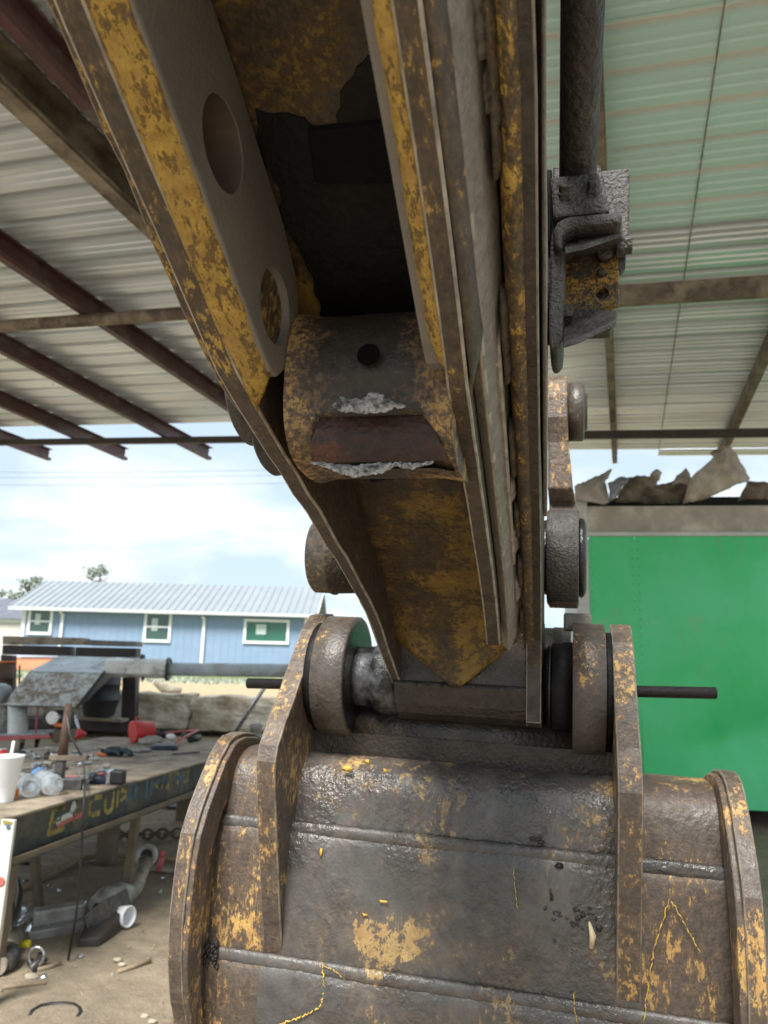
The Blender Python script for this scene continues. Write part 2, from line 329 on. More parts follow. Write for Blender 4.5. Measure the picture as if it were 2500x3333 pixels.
# --- left side of the box section (seen as a thin band outside the lug)
lsk=rag(along(-2.3,-.10,.012,70),.0028,8)+[(.03,.12),(-.1,.32),(-.6,.78),(-2.3,1.75)]
part('side_plate',G().prism(lsk,0,lambda p:-.176+.02*max(0,min(1,(p[0]+.9)/.8)),lambda p:-.1575+.012*max(0,min(1,(p[0]+.9)/.8))),'arm_yellow',arm,.002,edge='edge_dull')
# --- right lug, weld, outer doubler, right side of the box section
def rs(p,a,b): return a+(b-a)*max(0,min(1,(p[0]+1.1)/1.0))
def ru(p,a,b): return a+(b-a)*max(0,min(1,(p[0]+1.0)/.85))
part('lug_plate',G().prism(rag(along(-2.3,-.215,-.014,46),.002,13)+back(-2.3,-.215,.02),0,lambda p:ru(p,.094,.060),lambda p:ru(p,.1165,.086)),'lug_face',arm,.003,edge='edge')
rings=[]
for v in np.linspace(-2.3,-.9,60):
    e=Ew(v);j=R1.uniform(-.0016,.0016);q=1 if v<-.93 else max(.1,(-.9-v)/.03)
    sec=[(.0965,-.0125),(.088,-.0125+j),(.082,-.008+j),(.0765,.003+j),(.0745,.02),(.0965,.05)]
    rings.append([(.0965+(u-.0965)*q,v,e+w) for u,w in sec])
part('weld_fillet',skin_rings(G(),rings),'fillet',arm)
part('boss_plate',G().prism(gp,0,.07,.0945),'boss_plate',arm,.0035)
rings=[]
for v in np.linspace(-2.3,-.885,60):
    e=Ew(v);j=R1.uniform(-.002,.002);q=1 if v<-.92 else max(.1,(-.885-v)/.035)
    sec=[(.1155,-.0095),(.1205,-.008+j),(.126,-.002+j),(.1305,.008+j),(.1315,.02),(.1155,.03)]
    rings.append([(.1155+(u-.1155)*q,v,e+w) for u,w in sec])
part('weld_fillet',skin_rings(G(),rings),'lug_face',arm)
# outer doubler of the right lug: a torn, layered plate
dbl=rag(along(-2.3,-.14,.022,60),.002,21)+[(-.14,.15),(-.3,.225),(-.62,.40),(-.9,.485),(-1.1,.60),(-1.3,.69),(-2.3,1.2)]
rings=[]
for v in np.linspace(-2.3,-.16,110):
    e=Ew(v);j=R1.uniform(-.0012,.0012);k=ru((v,0),0,-.030)
    rings.append([(u+k,v,e+w) for u,w in ((.117,.02),(.129,.010+j),(.1325,.013),(.141,.036),(.150,.078+j),(.150,.094),(.117,.094))])
part('doubler_plate',skin_rings(G(),rings,False),'arm_bare',arm,.002,edge='edge')
rings=[]
for v in np.linspace(-2.3,-.06,90):
    e=max(Ew(v),.0);k=ru((v,0),0,-.030)
    kl=ru((v,0),.149,.119);kr=rs((v,0),.168,.133)
    rings.append([(kl,v,e+.105),((kl+kr)/2-.003,v,e+.094),(kr,v,e+.085),(kr,v,e+.12),(kl,v,e+.12)])
part('web_strip',skin_rings(G(),rings,False),'arm_side',arm)
dbl2=rag(along(-.86,-.38,.0,30),.004,25)+[(-.33,.19),(-.36,.225),(-.6,.33),(-.72,.40),(-.8,.445),(-.86,.44),(-.9,.40),(-.9,.36)]
part('torn_layer',G().prism([(p[0],p[1]+.035) for p in dbl2],0,lambda p:ru(p,.134,.103),lambda p:ru(p,.1475,.116)),'arm_bare',arm,.003,edge='edge')
rsk=rag(along(-2.3,-.13,.05,70),.0015,31)+[(-.102,.04),(-.096,-.02),(-.09,-.07),(-.06,-.08),(.03,.12),(-.1,.32),(-.6,.78),(-2.3,1.75)]
part('side_plate',G().prism(rsk,0,lambda p:rs(p,.163,.128),lambda p:rs(p,.190,.157)),'arm_dark',arm,.0022,edge='edge_dull')
rings=[]
for v in np.linspace(-2.3,-.1,90):
    e=Ew(v)+.05;j=R1.uniform(-.0012,.0012);x=rs((v,0),.163,.128)
    rings.append([(x+.014,v,e-.001),(x+.005,v,e-.006+j),(x-.001,v,e-.001+j),(x-.006,v,e+.012+j),(x-.004,v,e+.05),(x+.014,v,e+.05)])
part('corner_weld',skin_rings(G(),rings),'arm_yellow',arm)
part('flange_strip',G().prism(along(-2.3,-.25,.20,30)+[(-.25,.40),(-.6,.62),(-2.3,1.4)],0,lambda p:rs(p,.191,.158),lambda p:rs(p,.1955,.166)),'arm_bare',arm,.003)
# stitch welds between the plates
def pad(px0,py0,px1,py1,u,thick,mat,wid,seed):
    a=mlo((px0+px1)/2,py0,0,u);b=mlo((px0+px1)/2,py1,0,u);g=G();R=random.Random(seed);n=16;rings=[]
    d=Vector(b-a);L=d.length;d.normalize();nn=Vector((0,-d.z,d.y))
    for i in range(n+1):
        t=i/n;q=min(1,math.sqrt(max(.02,1-(2*t-1)**6)))
        c=Vector(a)+d*(L*t);j=R.uniform(.85,1.12)
        rings.append([tuple(c+Vector((thick*j*q*max(0,math.cos(k*math.pi/5))**.5,0,0))+nn*(wid*q*(k/2.5-1))) for k in range(6)] if 0 else
                     [tuple(c+Vector((thick*q*j*math.sin(math.pi*k/6),0,0))-nn*(wid*q*j*math.cos(math.pi*k/6))) for k in range(7)])
    part('stitch_weld',skin_rings(g,rings),mat,arm)
def bpad(v0,v1,off,u,thick,mat,wid,seed):
    R=random.Random(seed);n=18;rings=[]
    for i in range(n+1):
        t=i/n;v=v0+(v1-v0)*t;q=min(1,math.sqrt(max(.03,1-(2*t-1)**8)));j=R.uniform(.88,1.12)
        uu=u(v) if callable(u) else u
        rings.append([(uu+thick*q*j*math.sin(math.pi*k/6),v,Ew(v)+off-wid*q*j*math.cos(math.pi*k/6)) for k in range(7)])
    part('stitch_weld',skin_rings(G(),rings),mat,arm)
du=lambda v:ru((v,0),.143,.112);su=lambda v:rs((v,0),.158,.124)
bpad(-1.175,-1.115,.07,du,.016,'arm_bare',.016,1);bpad(-1.105,-1.075,.075,du,.013,'arm_bare',.014,2)
for k,(a,b) in enumerate(((-1.19,-1.03),(-.93,-.80),(-.72,-.60),(-.52,-.43),(-.36,-.28),(-.2,-.15))):
    bpad(a,b,.062,lambda v:su(v)-.006,.010,'arm_side',.017,10+k)
for k,(a,b) in enumerate(((-.60,-.55),(-.47,-.39),(-.31,-.25))):
    bpad(a,b,.055,du,.010,'arm_bare',.014,20+k)
# --- bottom plate, pointed end, tip housing
bprof=[(-2.3,BP(-2.3)),(-1.6,BP(-1.6)),(-1.2,BP(-1.2)),(-.9,BP(-.9)),(-.6,BP(-.6)),(-.4,.258),(-.3,.204),(-.23,.163),(-.18,.130),(-.15,.104),(-.13,.080),(-.116,.055),(-.106,.028),(-.100,.004),(-.097,-.013)]
g=G();L=[];Rr_=[]
for v,w in bprof:
    if w>.09: l=np.interp(v,[-2.3,-.15],[-.165,-.150]);r=np.interp(v,[-2.3,-.15],[.165,.122])
    else: t=(.09-w)/.103;l=-.150+t*.134;r=.122-t*.124
    L.append((l,v,w));Rr_.append((r,v,w))
n=len(L);vs=[]
for q in range(9): vs+=[tuple(L[i][k]+(Rr_[i][k]-L[i][k])*q/8 for k in range(3)) for i in range(n)]
m=len(vs);vs+=[(u,v+.012,w+.014) for u,v,w in vs]
F=[(q*n+i,q*n+i+1,(q+1)*n+i+1,(q+1)*n+i) for q in range(8) for i in range(n-1)]
F+=[(m+q*n+i,m+(q+1)*n+i,m+(q+1)*n+i+1,m+q*n+i+1) for q in range(8) for i in range(n-1)]
F+=[(i,m+i,m+i+1,i+1) for i in range(n-1)]+[(8*n+i,8*n+i+1,m+8*n+i+1,m+8*n+i) for i in range(n-1)]+[tuple(q*n+n-1 for q in range(9))+tuple(m+q*n+n-1 for q in range(8,-1,-1))]
g.add(vs,F,True);bo=part('bottom_plate',g,'arm_under',arm)
part('tip_plate',G().prism([(-.147,.115),(.155,.115),(.158,-.006),(-.135,-.006)],1,-.083,-.06),'arm_tip',arm,.003)
tw=[]
for i in range(25):
    a=-math.pi*.5+math.pi*1.5*i/24
hp=[(-.088,-.004),(-.09,-.012),(-.084,-.03),(-.076,-.05),(-.062,-.068),(-.04,-.08),(0,-.086),(.04,-.078),(.07,-.05),(.085,0),(.08,.06),(.03,.13),(-.06,.12),(-.06,.0)]
part('tip_housing',G().prism(hp,0,-.137,.158),'arm_tip',arm,.004)
# greasy underside with cavity shade painted black, and the rubber pad stuck to it
def onbp(px,py,d=0): return mplane(px,py,-.5,.06-d)
def sheet(pts,th,n): return pts
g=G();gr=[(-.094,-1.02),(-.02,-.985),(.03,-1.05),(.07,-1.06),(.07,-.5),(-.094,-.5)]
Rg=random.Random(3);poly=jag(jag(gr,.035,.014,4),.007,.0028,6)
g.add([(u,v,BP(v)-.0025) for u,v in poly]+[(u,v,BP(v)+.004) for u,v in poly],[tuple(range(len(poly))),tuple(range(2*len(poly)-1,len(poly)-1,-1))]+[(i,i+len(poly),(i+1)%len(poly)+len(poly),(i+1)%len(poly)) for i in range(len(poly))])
part('grease_shade_coat',g,'grease_shade_black',arm)
M['pad_shadow_black']=plain('matt_black_pad_shadow',(.006,.006,.0065),.7,0,.3,9,.2,120,spec=.15)
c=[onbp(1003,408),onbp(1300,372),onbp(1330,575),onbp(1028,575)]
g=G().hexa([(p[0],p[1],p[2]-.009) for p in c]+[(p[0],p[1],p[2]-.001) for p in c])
part('rubber_pad',g,'pad_shadow_black',arm,.0015)
# --- broken cross tube
BC=(-.773,.35);
def tube_pt(i,j,off=0):
    u=-.0985+.190*i;a=math.radians(70-230*j)      # angle measured from -v towards -w
    e=abs(2*i-1);r=.104+.008*max(0,e-.72)/.28
    n=(-math.cos(a),math.sin(a))
    v=BC[0]+n[0]*r;w=BC[1]+n[1]*r
    q=.014;v=-.884+(q*math.log(1+math.exp((v+.884)/q)) if (v+.884)/q<30 else v+.884)-.004;w=.246+(q*math.log(1+math.exp((w-.246)/q)) if (w-.246)/q<30 else w-.246)-.006   # flat, soft-cornered front and bottom
    v=max(v,-.8845);w=min(w,.43)
    return [u,v,w]
LINE=[(1001,1494),(989,1467),(1005,1400),(1028,1343),(1369,1340),(1415,1400),(1450,1479),(1441,1506)]
LP=[mlo(x,y,1,-.868) for x,y in LINE]
LU=[(p[0],p[2]) for p in LP]
def inside(u,w):
    c=False;n=len(LU)
    for i in range(n):
        (x1,y1),(x2,y2)=LU[i],LU[(i+1)%n]
        if (y1>w)!=(y2>w) and u<(x2-x1)*(w-y1)/(y2-y1)+x1: c=not c
    return c
NU,NV=110,120;g=G();Rb=random.Random(9)
def fb(i,j):
    u,v,w=tube_pt(i,j)
    if inside(u,w) and v<-.8:
        v=v+.036+Rb.uniform(-.0008,.0008)
    # dished saddle above the break
    if w>.292 and w<.34 and abs(u+.003)<.075 and v<-.83: v+=.004*math.sin((w-.292)/.048*math.pi)
    return (u,v,w)
g.grid(fb,NU,NV)
for side in (0,1):
    k=len(g.v);ps=[fb(side,j/40) for j in range(41)];g.add(ps,[tuple(range(41))])
ct=part('cross_tube',g,'boss',arm)
pc=mlo(1200,1155,1,-.884)
cut_g=G().cyl((pc[0],-.95,pc[2]),(pc[0],-.80,pc[2]),.0125,20)
pass
part('port_shade_disc',G().lathe((pc[0],-.8852,pc[2]),(0,1,0),[(0,.0128),(.0006,.0118),(.0012,.011)],20),M['port_shade'],arm)  # flat black disc painted as the dark inside of a port
# rusty face of the break
u0=[p[0] for p in LP];rp=[(p[0]*.985,p[2]) for p in LP]
g=G();n=len(rp);cu=sum(p[0] for p in rp)/n;cw=sum(p[1] for p in rp)/n
def rf(i,j):
    tb=(rp[0][1]+.002);tt=rp[3][1]
    w=tb+(tt-tb)*j;l=np.interp(w,[rp[0][1],rp[1][1],rp[2][1],rp[3][1]],[rp[0][0],rp[1][0],rp[2][0],rp[3][0]]);r=np.interp(w,[rp[7][1],rp[6][1],rp[5][1],rp[4][1]],[rp[7][0],rp[6][0],rp[5][0],rp[4][0]])
    u=l+(r-l)*i
    return (u,-.853+.008*(1-j)-.006*math.sin(math.pi*j)+Rb.uniform(-.0007,.0007),w)
part('break_face',g.grid(rf,46,22),'rust',arm)
# bright torn lips above and below the break
def lip(top,bot,v,amp,seed,name='torn_lip'):
    R=random.Random(seed);g=G();n=44
    T=[mlo(x,y,1,v) for x,y in top];B=[mlo(x,y,1,v) for x,y in bot]
    def at(L,t):
        x=t*(len(L)-1);i=min(int(x),len(L)-2);f=x-i;return L[i]*(1-f)+L[i+1]*f
    def fn(i,j):
        p=at(T,i)*(1-j)+at(B,i)*j;q=math.sin(math.pi*i)**.5*math.sin(math.pi*min(1,j*.8+.1))
        return (p[0],p[1]-amp*q*(.6+.5*R.random()),p[2]+R.uniform(-.0012,.0012))
    g.grid(fn,n,8);return part(name,g,'silver',arm)
lip([(1080,1318),(1110,1292),(1140,1300),(1180,1300),(1205,1278),(1240,1280),(1270,1300),(1320,1322)],[(1085,1325),(1110,1340),(1150,1345),(1190,1347),(1220,1345),(1250,1345),(1280,1330),(1322,1326)],-.8865,.005,1)
lip([(1010,1503),(1100,1512),(1150,1515),(1200,1512),(1250,1508),(1300,1506),(1350,1508),(1410,1502)],[(1012,1508),(1080,1530),(1145,1555),(1200,1550),(1250,1540),(1290,1518),(1340,1530),(1412,1506)],-.865,.006,2)
# --- outer ends of the pins on the left
part('pin_boss',G().lathe((-.18,-.70,.40),(-1,0,0),[(0,.085),(.041,.085),(.045,.080)],40),'bracket',arm)
part('pin_boss',G().lathe((-.15,-.655,.375),(-1,0,0),[(0,.09),(.01,.092),(.02,.09),(.03,.092),(.04,.09),(.05,.092),(.055,.088)],44),'grit',arm)
# --- link arms
def link(us,sgn,label=None):
    g=G();ws=[.16,.175,.2,.26,.32,.355,.375,.40,.45,.5,.55,.6,.64,.66];rings=[]
    for w in ws:
        a,b=us(w)
        if w<=.375: hv=math.sqrt(max(.0004,.098**2-(w-.265)**2))
        elif w>=.52: hv=math.sqrt(max(.0004,.075**2-(max(w,.585)-.585)**2))
        else: hv=.06
        rings.append([(a,-hv,w),(b,-hv,w),(b,hv,w),(a,hv,w)])
    skin_rings(g,rings,False);return part('link_arm',g,'ear' if sgn>0 else 'arm_dark',arm,.004)
link(lambda w:(.166+(.0 if w<.38 else -.002)-(.004 if w>.5 else 0),np.interp(w,[.16,.37,.38,.42,.5,.66],[.226,.226,.216,.214,.205,.202])),1)
part('link_boss',G().lathe((.204,0,.585),(1,0,0),[(0,.064),(.030,.064),(.034,.058),(.034,.04),(.040,.04)],36),'disc',arm)
part('link_boss',G().lathe((.224,0,.265),(1,0,0),[(0,.078),(.008,.084),(.014,.080),(.018,.07)],36),'grease',arm)
part('link_boss',G().lathe((.150,0,.265),(1,0,0),[(0,.075),(.017,.082)],36),'grease',arm)
part('link_boss',G().lathe((-.255,.0,.26),(-1,0,0),[(0,.083),(.045,.085),(.047,.088),(.052,.088),(.054,.085),(.092,.084),(.097,.078)],40),'link_paint',arm)
part('link_pin',G().cyl((-.30,0,.26),(-.2,0,.262),.05,20),'arm_dark',arm)
part('link_arm',G().prism([(.10,.26),(.07,.2),(0,.172),(-.07,.2),(-.086,.26),(-.07,.33),(-.055,.5),(-.07,.6),(0,.66),(.07,.6),(.06,.4)],0,-.254,-.2),'arm_dark',arm,.004)
part('link_pin',G().cyl((-.36,0,.26),(.24,0,.265),.045,24),'arm_dark',arm)
part('link_pin',G().cyl((-.26,0,.585),(.24,0,.585),.035,24),'arm_dark',arm)
part('link_eye',G().lathe((.163,0,.265),(1,0,0),[(0,.098),(.003,.101),(.061,.101),(.064,.098)],44),'bracket',arm)
# --- pivot pin, hubs
part('pivot_pin',G().lathe((-.30,0,-.002),(1,0,0),[(0,.05),(.06,.05),(.06,.062),(.085,.064),(.105,.066),(.11,.075),(.125,.077),(.15,.075),(.165,.07)],40),'pin',arm)
part('hub_seal',G().lathe((.158,0,.0),(1,0,0),[(0,.07),(.012,.085),(.016,.085)],40),'grease',arm)
part('hub_seal',G().lathe((.176,0,.0),(1,0,0),[(0,.088),(.039,.09)],40),'grease_shade_black',arm)
# --- hydraulic tube and its bracket on the right flank
rb=Vector(mlo(1880,600,1,-.6));rt=Vector(mlo(1897,0,1,-.83));dr=(rt-rb)
part('hydraulic_tube',G().tube([tuple(rb+dr*(-.04+2.4*i/60)) for i in range(61)],.0265,24),'rod',arm)
def bq(px,py,v): return Vector(mlo(px,py,1,v))
def bpoly(pts,v0,v1,mat,name,bev=.003):
    """outline measured on the front plane v=v0, depth to v1"""
    pp=[mlo(x,y,1,v0) for x,y in pts];pp=[(p[0],p[2]) for p in pp]
    return part(name,G().prism(pp,1,v0,v1),mat,arm,bev)
part('mount_boss',G().lathe((.165,-.575,.56),(1,0,0),[(0,.062),(.035,.062),(.04,.057)],32),'bracket',arm)
bpoly([(1800,540),(1955,535),(1985,690),(1800,705)],-.61,-.55,'bracket','clamp_block')
bpoly([(1790,575),(1950,560),(1960,625),(1968,655),(1968,690),(1800,708)],-.655,-.61,'bracket','clamp_plate',.004)
for x,y,r in ((1843,624,26),(1932,614,22)):
    p=bq(x,y,-.655);rr=r*.4/1000
    part('bolt_head',G().lathe(p+Vector((0,-.0,.0)),(0,-.75,.66),[(-.01,rr*1.25),(.0,rr*1.25),(.0,rr),(.009,rr),(.011,rr*.85)],6,smooth=False),'bracket',arm,.001)
bpoly([(1955,555),(2045,545),(2050,560),(2048,770),(1990,780)],-.56,-.545,'bracket','back_plate',.003)
bpoly([(1960,600),(1990,600),(2010,700),(1985,760),(1950,720)],-.59,-.57,'bracket','back_plate',.003)
bpoly([(1728,556),(1797,548),(1797,790),(1728,790)],-.585,-.50,'pad_shadow_black','shadow_block',.003)  # added black block for the shadow between arm and clamp
# channel: left cheek (with rounded foot), upper shelf, web, lower shelf
def cheek(v0,v1): return [(1795,752),(1812,735),(1835,745),(1836,810),(1832,1090),(1828,1120),(1812,1140),(1795,1138),(1788,1110),(1786,1060),(1790,800)]
bpoly(cheek(0,0),-.64,-.55,'bracket','bracket_cheek',.004)
sh=G()
def shelf(pts,mat,name):
    g=G();top=[Vector(mlo(x,y,1,v)) for x,y,v in pts];n=len(top);dn=Vector((0,0,-.009))
    g.add([tuple(p) for p in top]+[tuple(p+dn) for p in top],[tuple(range(n)),tuple(range(2*n-1,n-1,-1))]+[(i,i+n,(i+1)%n+n,(i+1)%n) for i in range(n)])
    return part(name,g,mat,arm,.002)
shelf([(1838,808,-.655),(1900,795,-.652),(2024,752,-.63),(2026,722,-.58),(1870,738,-.575),(1828,752,-.575),(1822,775,-.58)],'bracket','bracket_shelf')
bpoly([(1800,745),(1815,718),(1850,702),(2022,686),(2026,705),(2024,722),(1870,738),(1838,752),(1832,775),(1830,810),(1806,800)],-.66,-.575,'bracket','bracket_rim',.006)
web=bpoly([(1833,795),(2016,740),(2016,990),(1833,1040)],-.575,-.562,'bracket_speck','bracket_web',.002)
part('hole_backing',G().box((.235,-.52,.60),(.075,.06,.13)),'bracket',arm,.004)  # backing block added so the web hole stays dark
hp_=bq(1960,955,-.575);cut(web,G().cyl((hp_[0],-.65,hp_[2]),(hp_[0],-.5,hp_[2]),.0095,20))
shelf([(1832,1115,-.655),(1885,1100,-.65),(2006,1040,-.63),(2008,1010,-.585),(1880,1005,-.575),(1832,1040,-.575)],'bracket','bracket_shelf')
part('bolt_head',G().lathe(bq(1968,830,-.575),(0,-1,0),[(0,.0125),(.012,.0125),(.016,.010)],16),'bracket',arm)
part('bolt_head',G().lathe(bq(1957,893,-.575),(0,-1,0),[(0,.006),(.010,.006),(.012,.004)],6,smooth=False),'bracket',arm)
p=bq(1833,1020,-.61);part('bolt_head',G().lathe(p,(1,0,0),[(0,.0125),(.012,.0125),(.0135,.011)],6,smooth=False),'bracket',arm,.001)
p=bq(2015,800,-.59);part('bolt_head',G().lathe(p,(1,0,0),[(-.004,.017),(.006,.017),(.006,.0135),(.018,.0135)],6,smooth=False),'bracket',arm,.001)
bpoly([(2010,800),(2040,790),(2036,870),(2020,882),(2008,870)],-.575,-.56,'bracket','lock_plate',.002)
# --- bucket
bk=mach('excavator_bucket','curled excavator bucket of scuffed brown steel with yellow paint flakes, wet with grease','excavator bucket')
SH=[(.62,-.36),(.5,-.29),(.3,-.212),(.15,-.178),(.05,-.164),(-.02,-.164),(-.055,-.174),(-.08,-.20),(-.092,-.24),(-.098,-.29),(-.099,-.302)]
SH2=[(-.1,-.296),(-.114,-.312),(-.118,-.34),(-.121,-.40),(-.121,-.46),(-.116,-.535),(-.114,-.55)]
SH3=[(-.112,-.538),(-.128,-.556),(-.1285,-.60),(-.112,-.70),(-.05,-.85),(.08,-1.02),(.3,-1.13),(.72,-1.17)]
def shellpart(pr,mat,name,u0,u1,lift=0,seed=0):
    # resample profile smoothly, give it thickness, and dent it a little
    R=random.Random(seed);P=[Vector((v,w)) for v,w in pr];L=[0]
    for i in range(1,len(P)): L.append(L[-1]+(P[i]-P[i-1]).length)
    n=max(24,int(L[-1]/.012));T=[np.interp(L[-1]*i/n,L,range(len(P))) for i in range(n+1)]
    pts=[(float(np.interp(t,range(len(P)),[p[0] for p in P])),float(np.interp(t,range(len(P)),[p[1] for p in P]))) for t in T]
    for _ in range(2): pts=[pts[0]]+[((pts[i-1][0]+2*pts[i][0]+pts[i+1][0])/4,(pts[i-1][1]+2*pts[i][1]+pts[i+1][1])/4) for i in range(1,len(pts)-1)]+[pts[-1]]
    g=G();nu=40
    ph=[R.uniform(0,6) for _ in range(6)]
    def fn(i,j):
        k=min(int(round(j*n)),n);v,w=pts[k];u=u0+(u1-u0)*i
        d=.0022*math.sin(u*13+ph[0]+w*9)+.0016*math.sin(u*29+ph[1])*math.sin(w*31+ph[2])
        return (u,v-lift+d,w)
    g.grid(fn,nu,n)
    g.grid(lambda i,j:(lambda q:(q[0],q[1]+.025,q[2]-.0))(fn(i,j)),nu,n)
    part(name,g,mat,bk)
for (a,b,mt) in ((-.482,-.364,'bucket_out'),(-.364,.332,'bucket'),(.332,.482,'bucket_out')):
    s=int(abs(a)*100)
    shellpart(SH,mt,'shell_panel',a,b,0,1);shellpart(SH2,mt,'shell_panel',a,b,0,2)
    shellpart(SH3,mt,'shell_panel',a,b,0,3)
# weld beads along the two steps
for w0,v0,wd in ((-.304,-.103,.015),(-.545,-.118,.014)):
    g=G();R=random.Random(3);rings=[]
    for i in range(121):
        u=-.482+.964*i/120;j=R.uniform(.93,1.07)
        rings.append([(u,v0-wd*j*math.sin(math.pi*k/6)*.6,w0+wd*j*math.cos(math.pi*k/6)) for k in range(7)])
    part('weld_bead',skin_rings(g,rings),'bucket',bk)
SP=[(.62,-.33),(.3,-.215),(.18,-.182),(.091,-.158),(.03,-.141),(-.033,-.136),(-.07,-.14),(-.094,-.149),(-.13,-.178),(-.16,-.215),(-.195,-.262),(-.219,-.309),(-.228,-.36),(-.231,-.41),(-.231,-.471),(-.223,-.53),(-.205,-.59),(-.174,-.657),(-.1,-.82),(.05,-1.0),(.3,-1.14),(.78,-1.2),(.85,-.75)]
for a,b,sd in ((-.511,-.481,1),(.481,.511,2)):
    part('side_plate',G().prism(jag(SP,.02,.0012,sd),0,a,b),'bucket_out' if sd==1 else 'ear',bk,.003,edge='edge_dull')
# rolled lip on the inside of each side plate
for a,b in ((-.4815,-.470),(.470,.4815)):
    ip=[(v*.955+.008,w-.022) for v,w in SP[3:19]];op=[(v*.99+.001,w-.008) for v,w in SP[3:19]]
    part('inner_rim',G().prism(op+[(p[0]+.06,p[1]-.03) for p in op[::-1]],0,a,b),'ear',bk,.003)
EP=[(.07,.134),(.016,.126),(-.031,.092),(-.09,.022),(-.147,-.048),(-.19,-.095),(-.22,-.135),(-.228,-.165),(-.222,-.2),(-.205,-.255),(-.176,-.348),(-.14,-.46),(-.113,-.536),(-.09,-.545),(-.06,-.50),(.05,-.3),(.2,-.2),(.22,-.05),(.19,.06),(.13,.12)]
ep=jag(EP,.02,.0009,5)
for a,b in ((-.3645,-.325),(.2905,.332)):
    part('ear_plate',G().prism(ep,0,a,b),'ear',bk,.003,edge='edge_dull')
part('ear_boss',G().lathe((-.3065,0,-.002),(1,0,0),[(0,.124),(.002,.127),(.067,.127),(.07,.124),(.07,.06)],56),'disc',bk)
part('boss_face',G().lathe((-.2364,0,-.002),(1,0,0),[(0,.119),(.002,.112),(.002,.05)],56,False),'grease',bk)
part('ear_boss',G().lathe((.2155,0,.0),(1,0,0),[(0,.126),(.002,.129),(.060,.129),(.062,.126)],56),'disc',bk)
for (px0,py0,px1,py1) in ((1835,1997,1925,2030),):
    a=mlo(px0,py0,1,.02);b=mlo(px1,py1,1,.02);part('top_lug',G().box(((a[0]+b[0])/2,.03,.132),(b[0]-a[0],.06,.035)),'arm_bare',bk,.004)
a=mlo(1772,2025,1,.09);b=mlo(1858,2125,1,.09)
part('rear_bushing',G().cyl((a[0]-.01,.14,.07),(b[0],.14,.07),.055,32).cyl((a[0]+.02,.14,.07),(b[0]-.005,.14,.07),.057,32),'arm_bare',bk)
part('torque_tube',G().cyl((-.325,.045,-.115),(.2905,.045,-.115),.062,32),'arm_tip',bk)
part('tube_saddle',G().prism([(-.02,-.12),(.12,-.12),(.14,-.2),(-.01,-.2)],0,-.325,.2905),'arm_tip',bk)
part('gap_shade_ring',G().lathe((-.3245,0,-.002),(1,0,0),[(0,.112),(.0185,.112)],40),'grease_shade_black',bk);part('gap_shade_ring',G().lathe((.276,0,0),(1,0,0),[(0,.112),(.0142,.112)],40),'grease_shade_black',bk)  # black rings added for the dark gaps between bosses and ears
# lumps of grease and chips stuck to the shell
Rk=random.Random(4)
def onshell(px,py,v=-.112): return mlo(px,py,1,v)
def lump(px,py,rx,ry,mat,name,v=-.112,seed=0,n=1):
    g=G()
    for k in range(n):
        p=onshell(px+Rk.uniform(-rx,rx)*.6*(n>1),py+Rk.uniform(-ry,ry)*.6*(n>1),v);q=1 if n==1 else Rk.uniform(.2,.45);sc=mpp(1.45)
        g.blob((p[0],p[1],p[2]),(rx*sc*q,.008*(.6 if n>1 else 1),ry*sc*q),seed+k,.25,10,6)
    return part(name,g,mat,bk)
lump(1745,2735,30,13,'grit','grease_lump',-.105,1,7);lump(1822,2818,14,8,'grease','grease_lump',-.116,2)
lump(1795,2910,8,28,'grit','grease_lump',-.122,3,8)
for k in range(26): lump(1870+Rk.gauss(0,34),2985+Rk.gauss(0,26),Rk.uniform(4,13),Rk.uniform(4,10),'grit','grit_crumb',-.1185,40+k)
for k in range(18): lump(690+Rk.gauss(0,16),3110+Rk.gauss(0,26),Rk.uniform(4,10),Rk.uniform(4,10),'grit','grit_crumb',-.1285,70+k)
M['chip']=plain('yellow_paint_chip',(.68,.44,.08),.5,0,.2,60)
M['wood']=plain('pale_wood_splinter',(.62,.5,.3),.7,0,.2,90)
p=onshell(1925,3085,-.13);q=onshell(1918,3000,-.13)
part('wood_splinter',G().tube([tuple(q),tuple((p+q)/2+np.array([.004,-.004,0])),tuple(p)],[.002,.006,.004],6),'wood',bk)
for k,(x,y,rx,ry,v) in enumerate([(1130,2502,15,9,-.086),(1195,2478,11,7,-.08),(1252,2508,5,6,-.086),(1045,2775,4,13,-.124),(1250,2935,16,4,-.1262),(1188,2978,9,4,-.126)]):
    sc=mpp(1.45);pp=onshell(x,y,v);part('paint_flake',G().blob(tuple(pp),(rx*sc,.0012,ry*sc),k,.6,13,4),'chip',bk)
def trail(pts,w,seed,v=-.1285):
    R=random.Random(seed);P=[onshell(x,y,v) for x,y in pts];Q=[]
    for i in range(len(P)-1):
        for k in range(14): Q.append(P[i]+(P[i+1]-P[i])*k/14+np.array([R.uniform(-1,1)*w*.8,0,R.uniform(-1,1)*w*.8]))
    Q.append(P[-1]);g=G();k=0
    while k<len(Q)-2:
        m=min(len(Q),k+R.randint(4,11));seg=Q[k:m]
        if len(seg)>2: g.tube([tuple(q) for q in seg],[.0003]+[w*R.uniform(.25,.75) for _ in seg[1:-1]]+[.0003],5)
        k=m-(R.random()<.6)
    part('paint_scratch',g,'chip',bk)
trail([(1050,3135),(1055,3230),(1040,3280),(980,3310),(900,3338)],.0026,1);trail([(1055,3145),(1090,3160),(1122,3190)],.0014,2)
trail([(2180,2925),(2130,3080),(2110,3200),(2095,3330)],.002,3,-.129);trail([(2185,2930),(2240,3030),(2280,3100)],.002,4,-.129)
trail([(1670,2830),(1680,2920),(1685,2960)],.0012,5,-.124);trail([(1868,3230),(1870,3290),(1880,3330)],.0014,6)
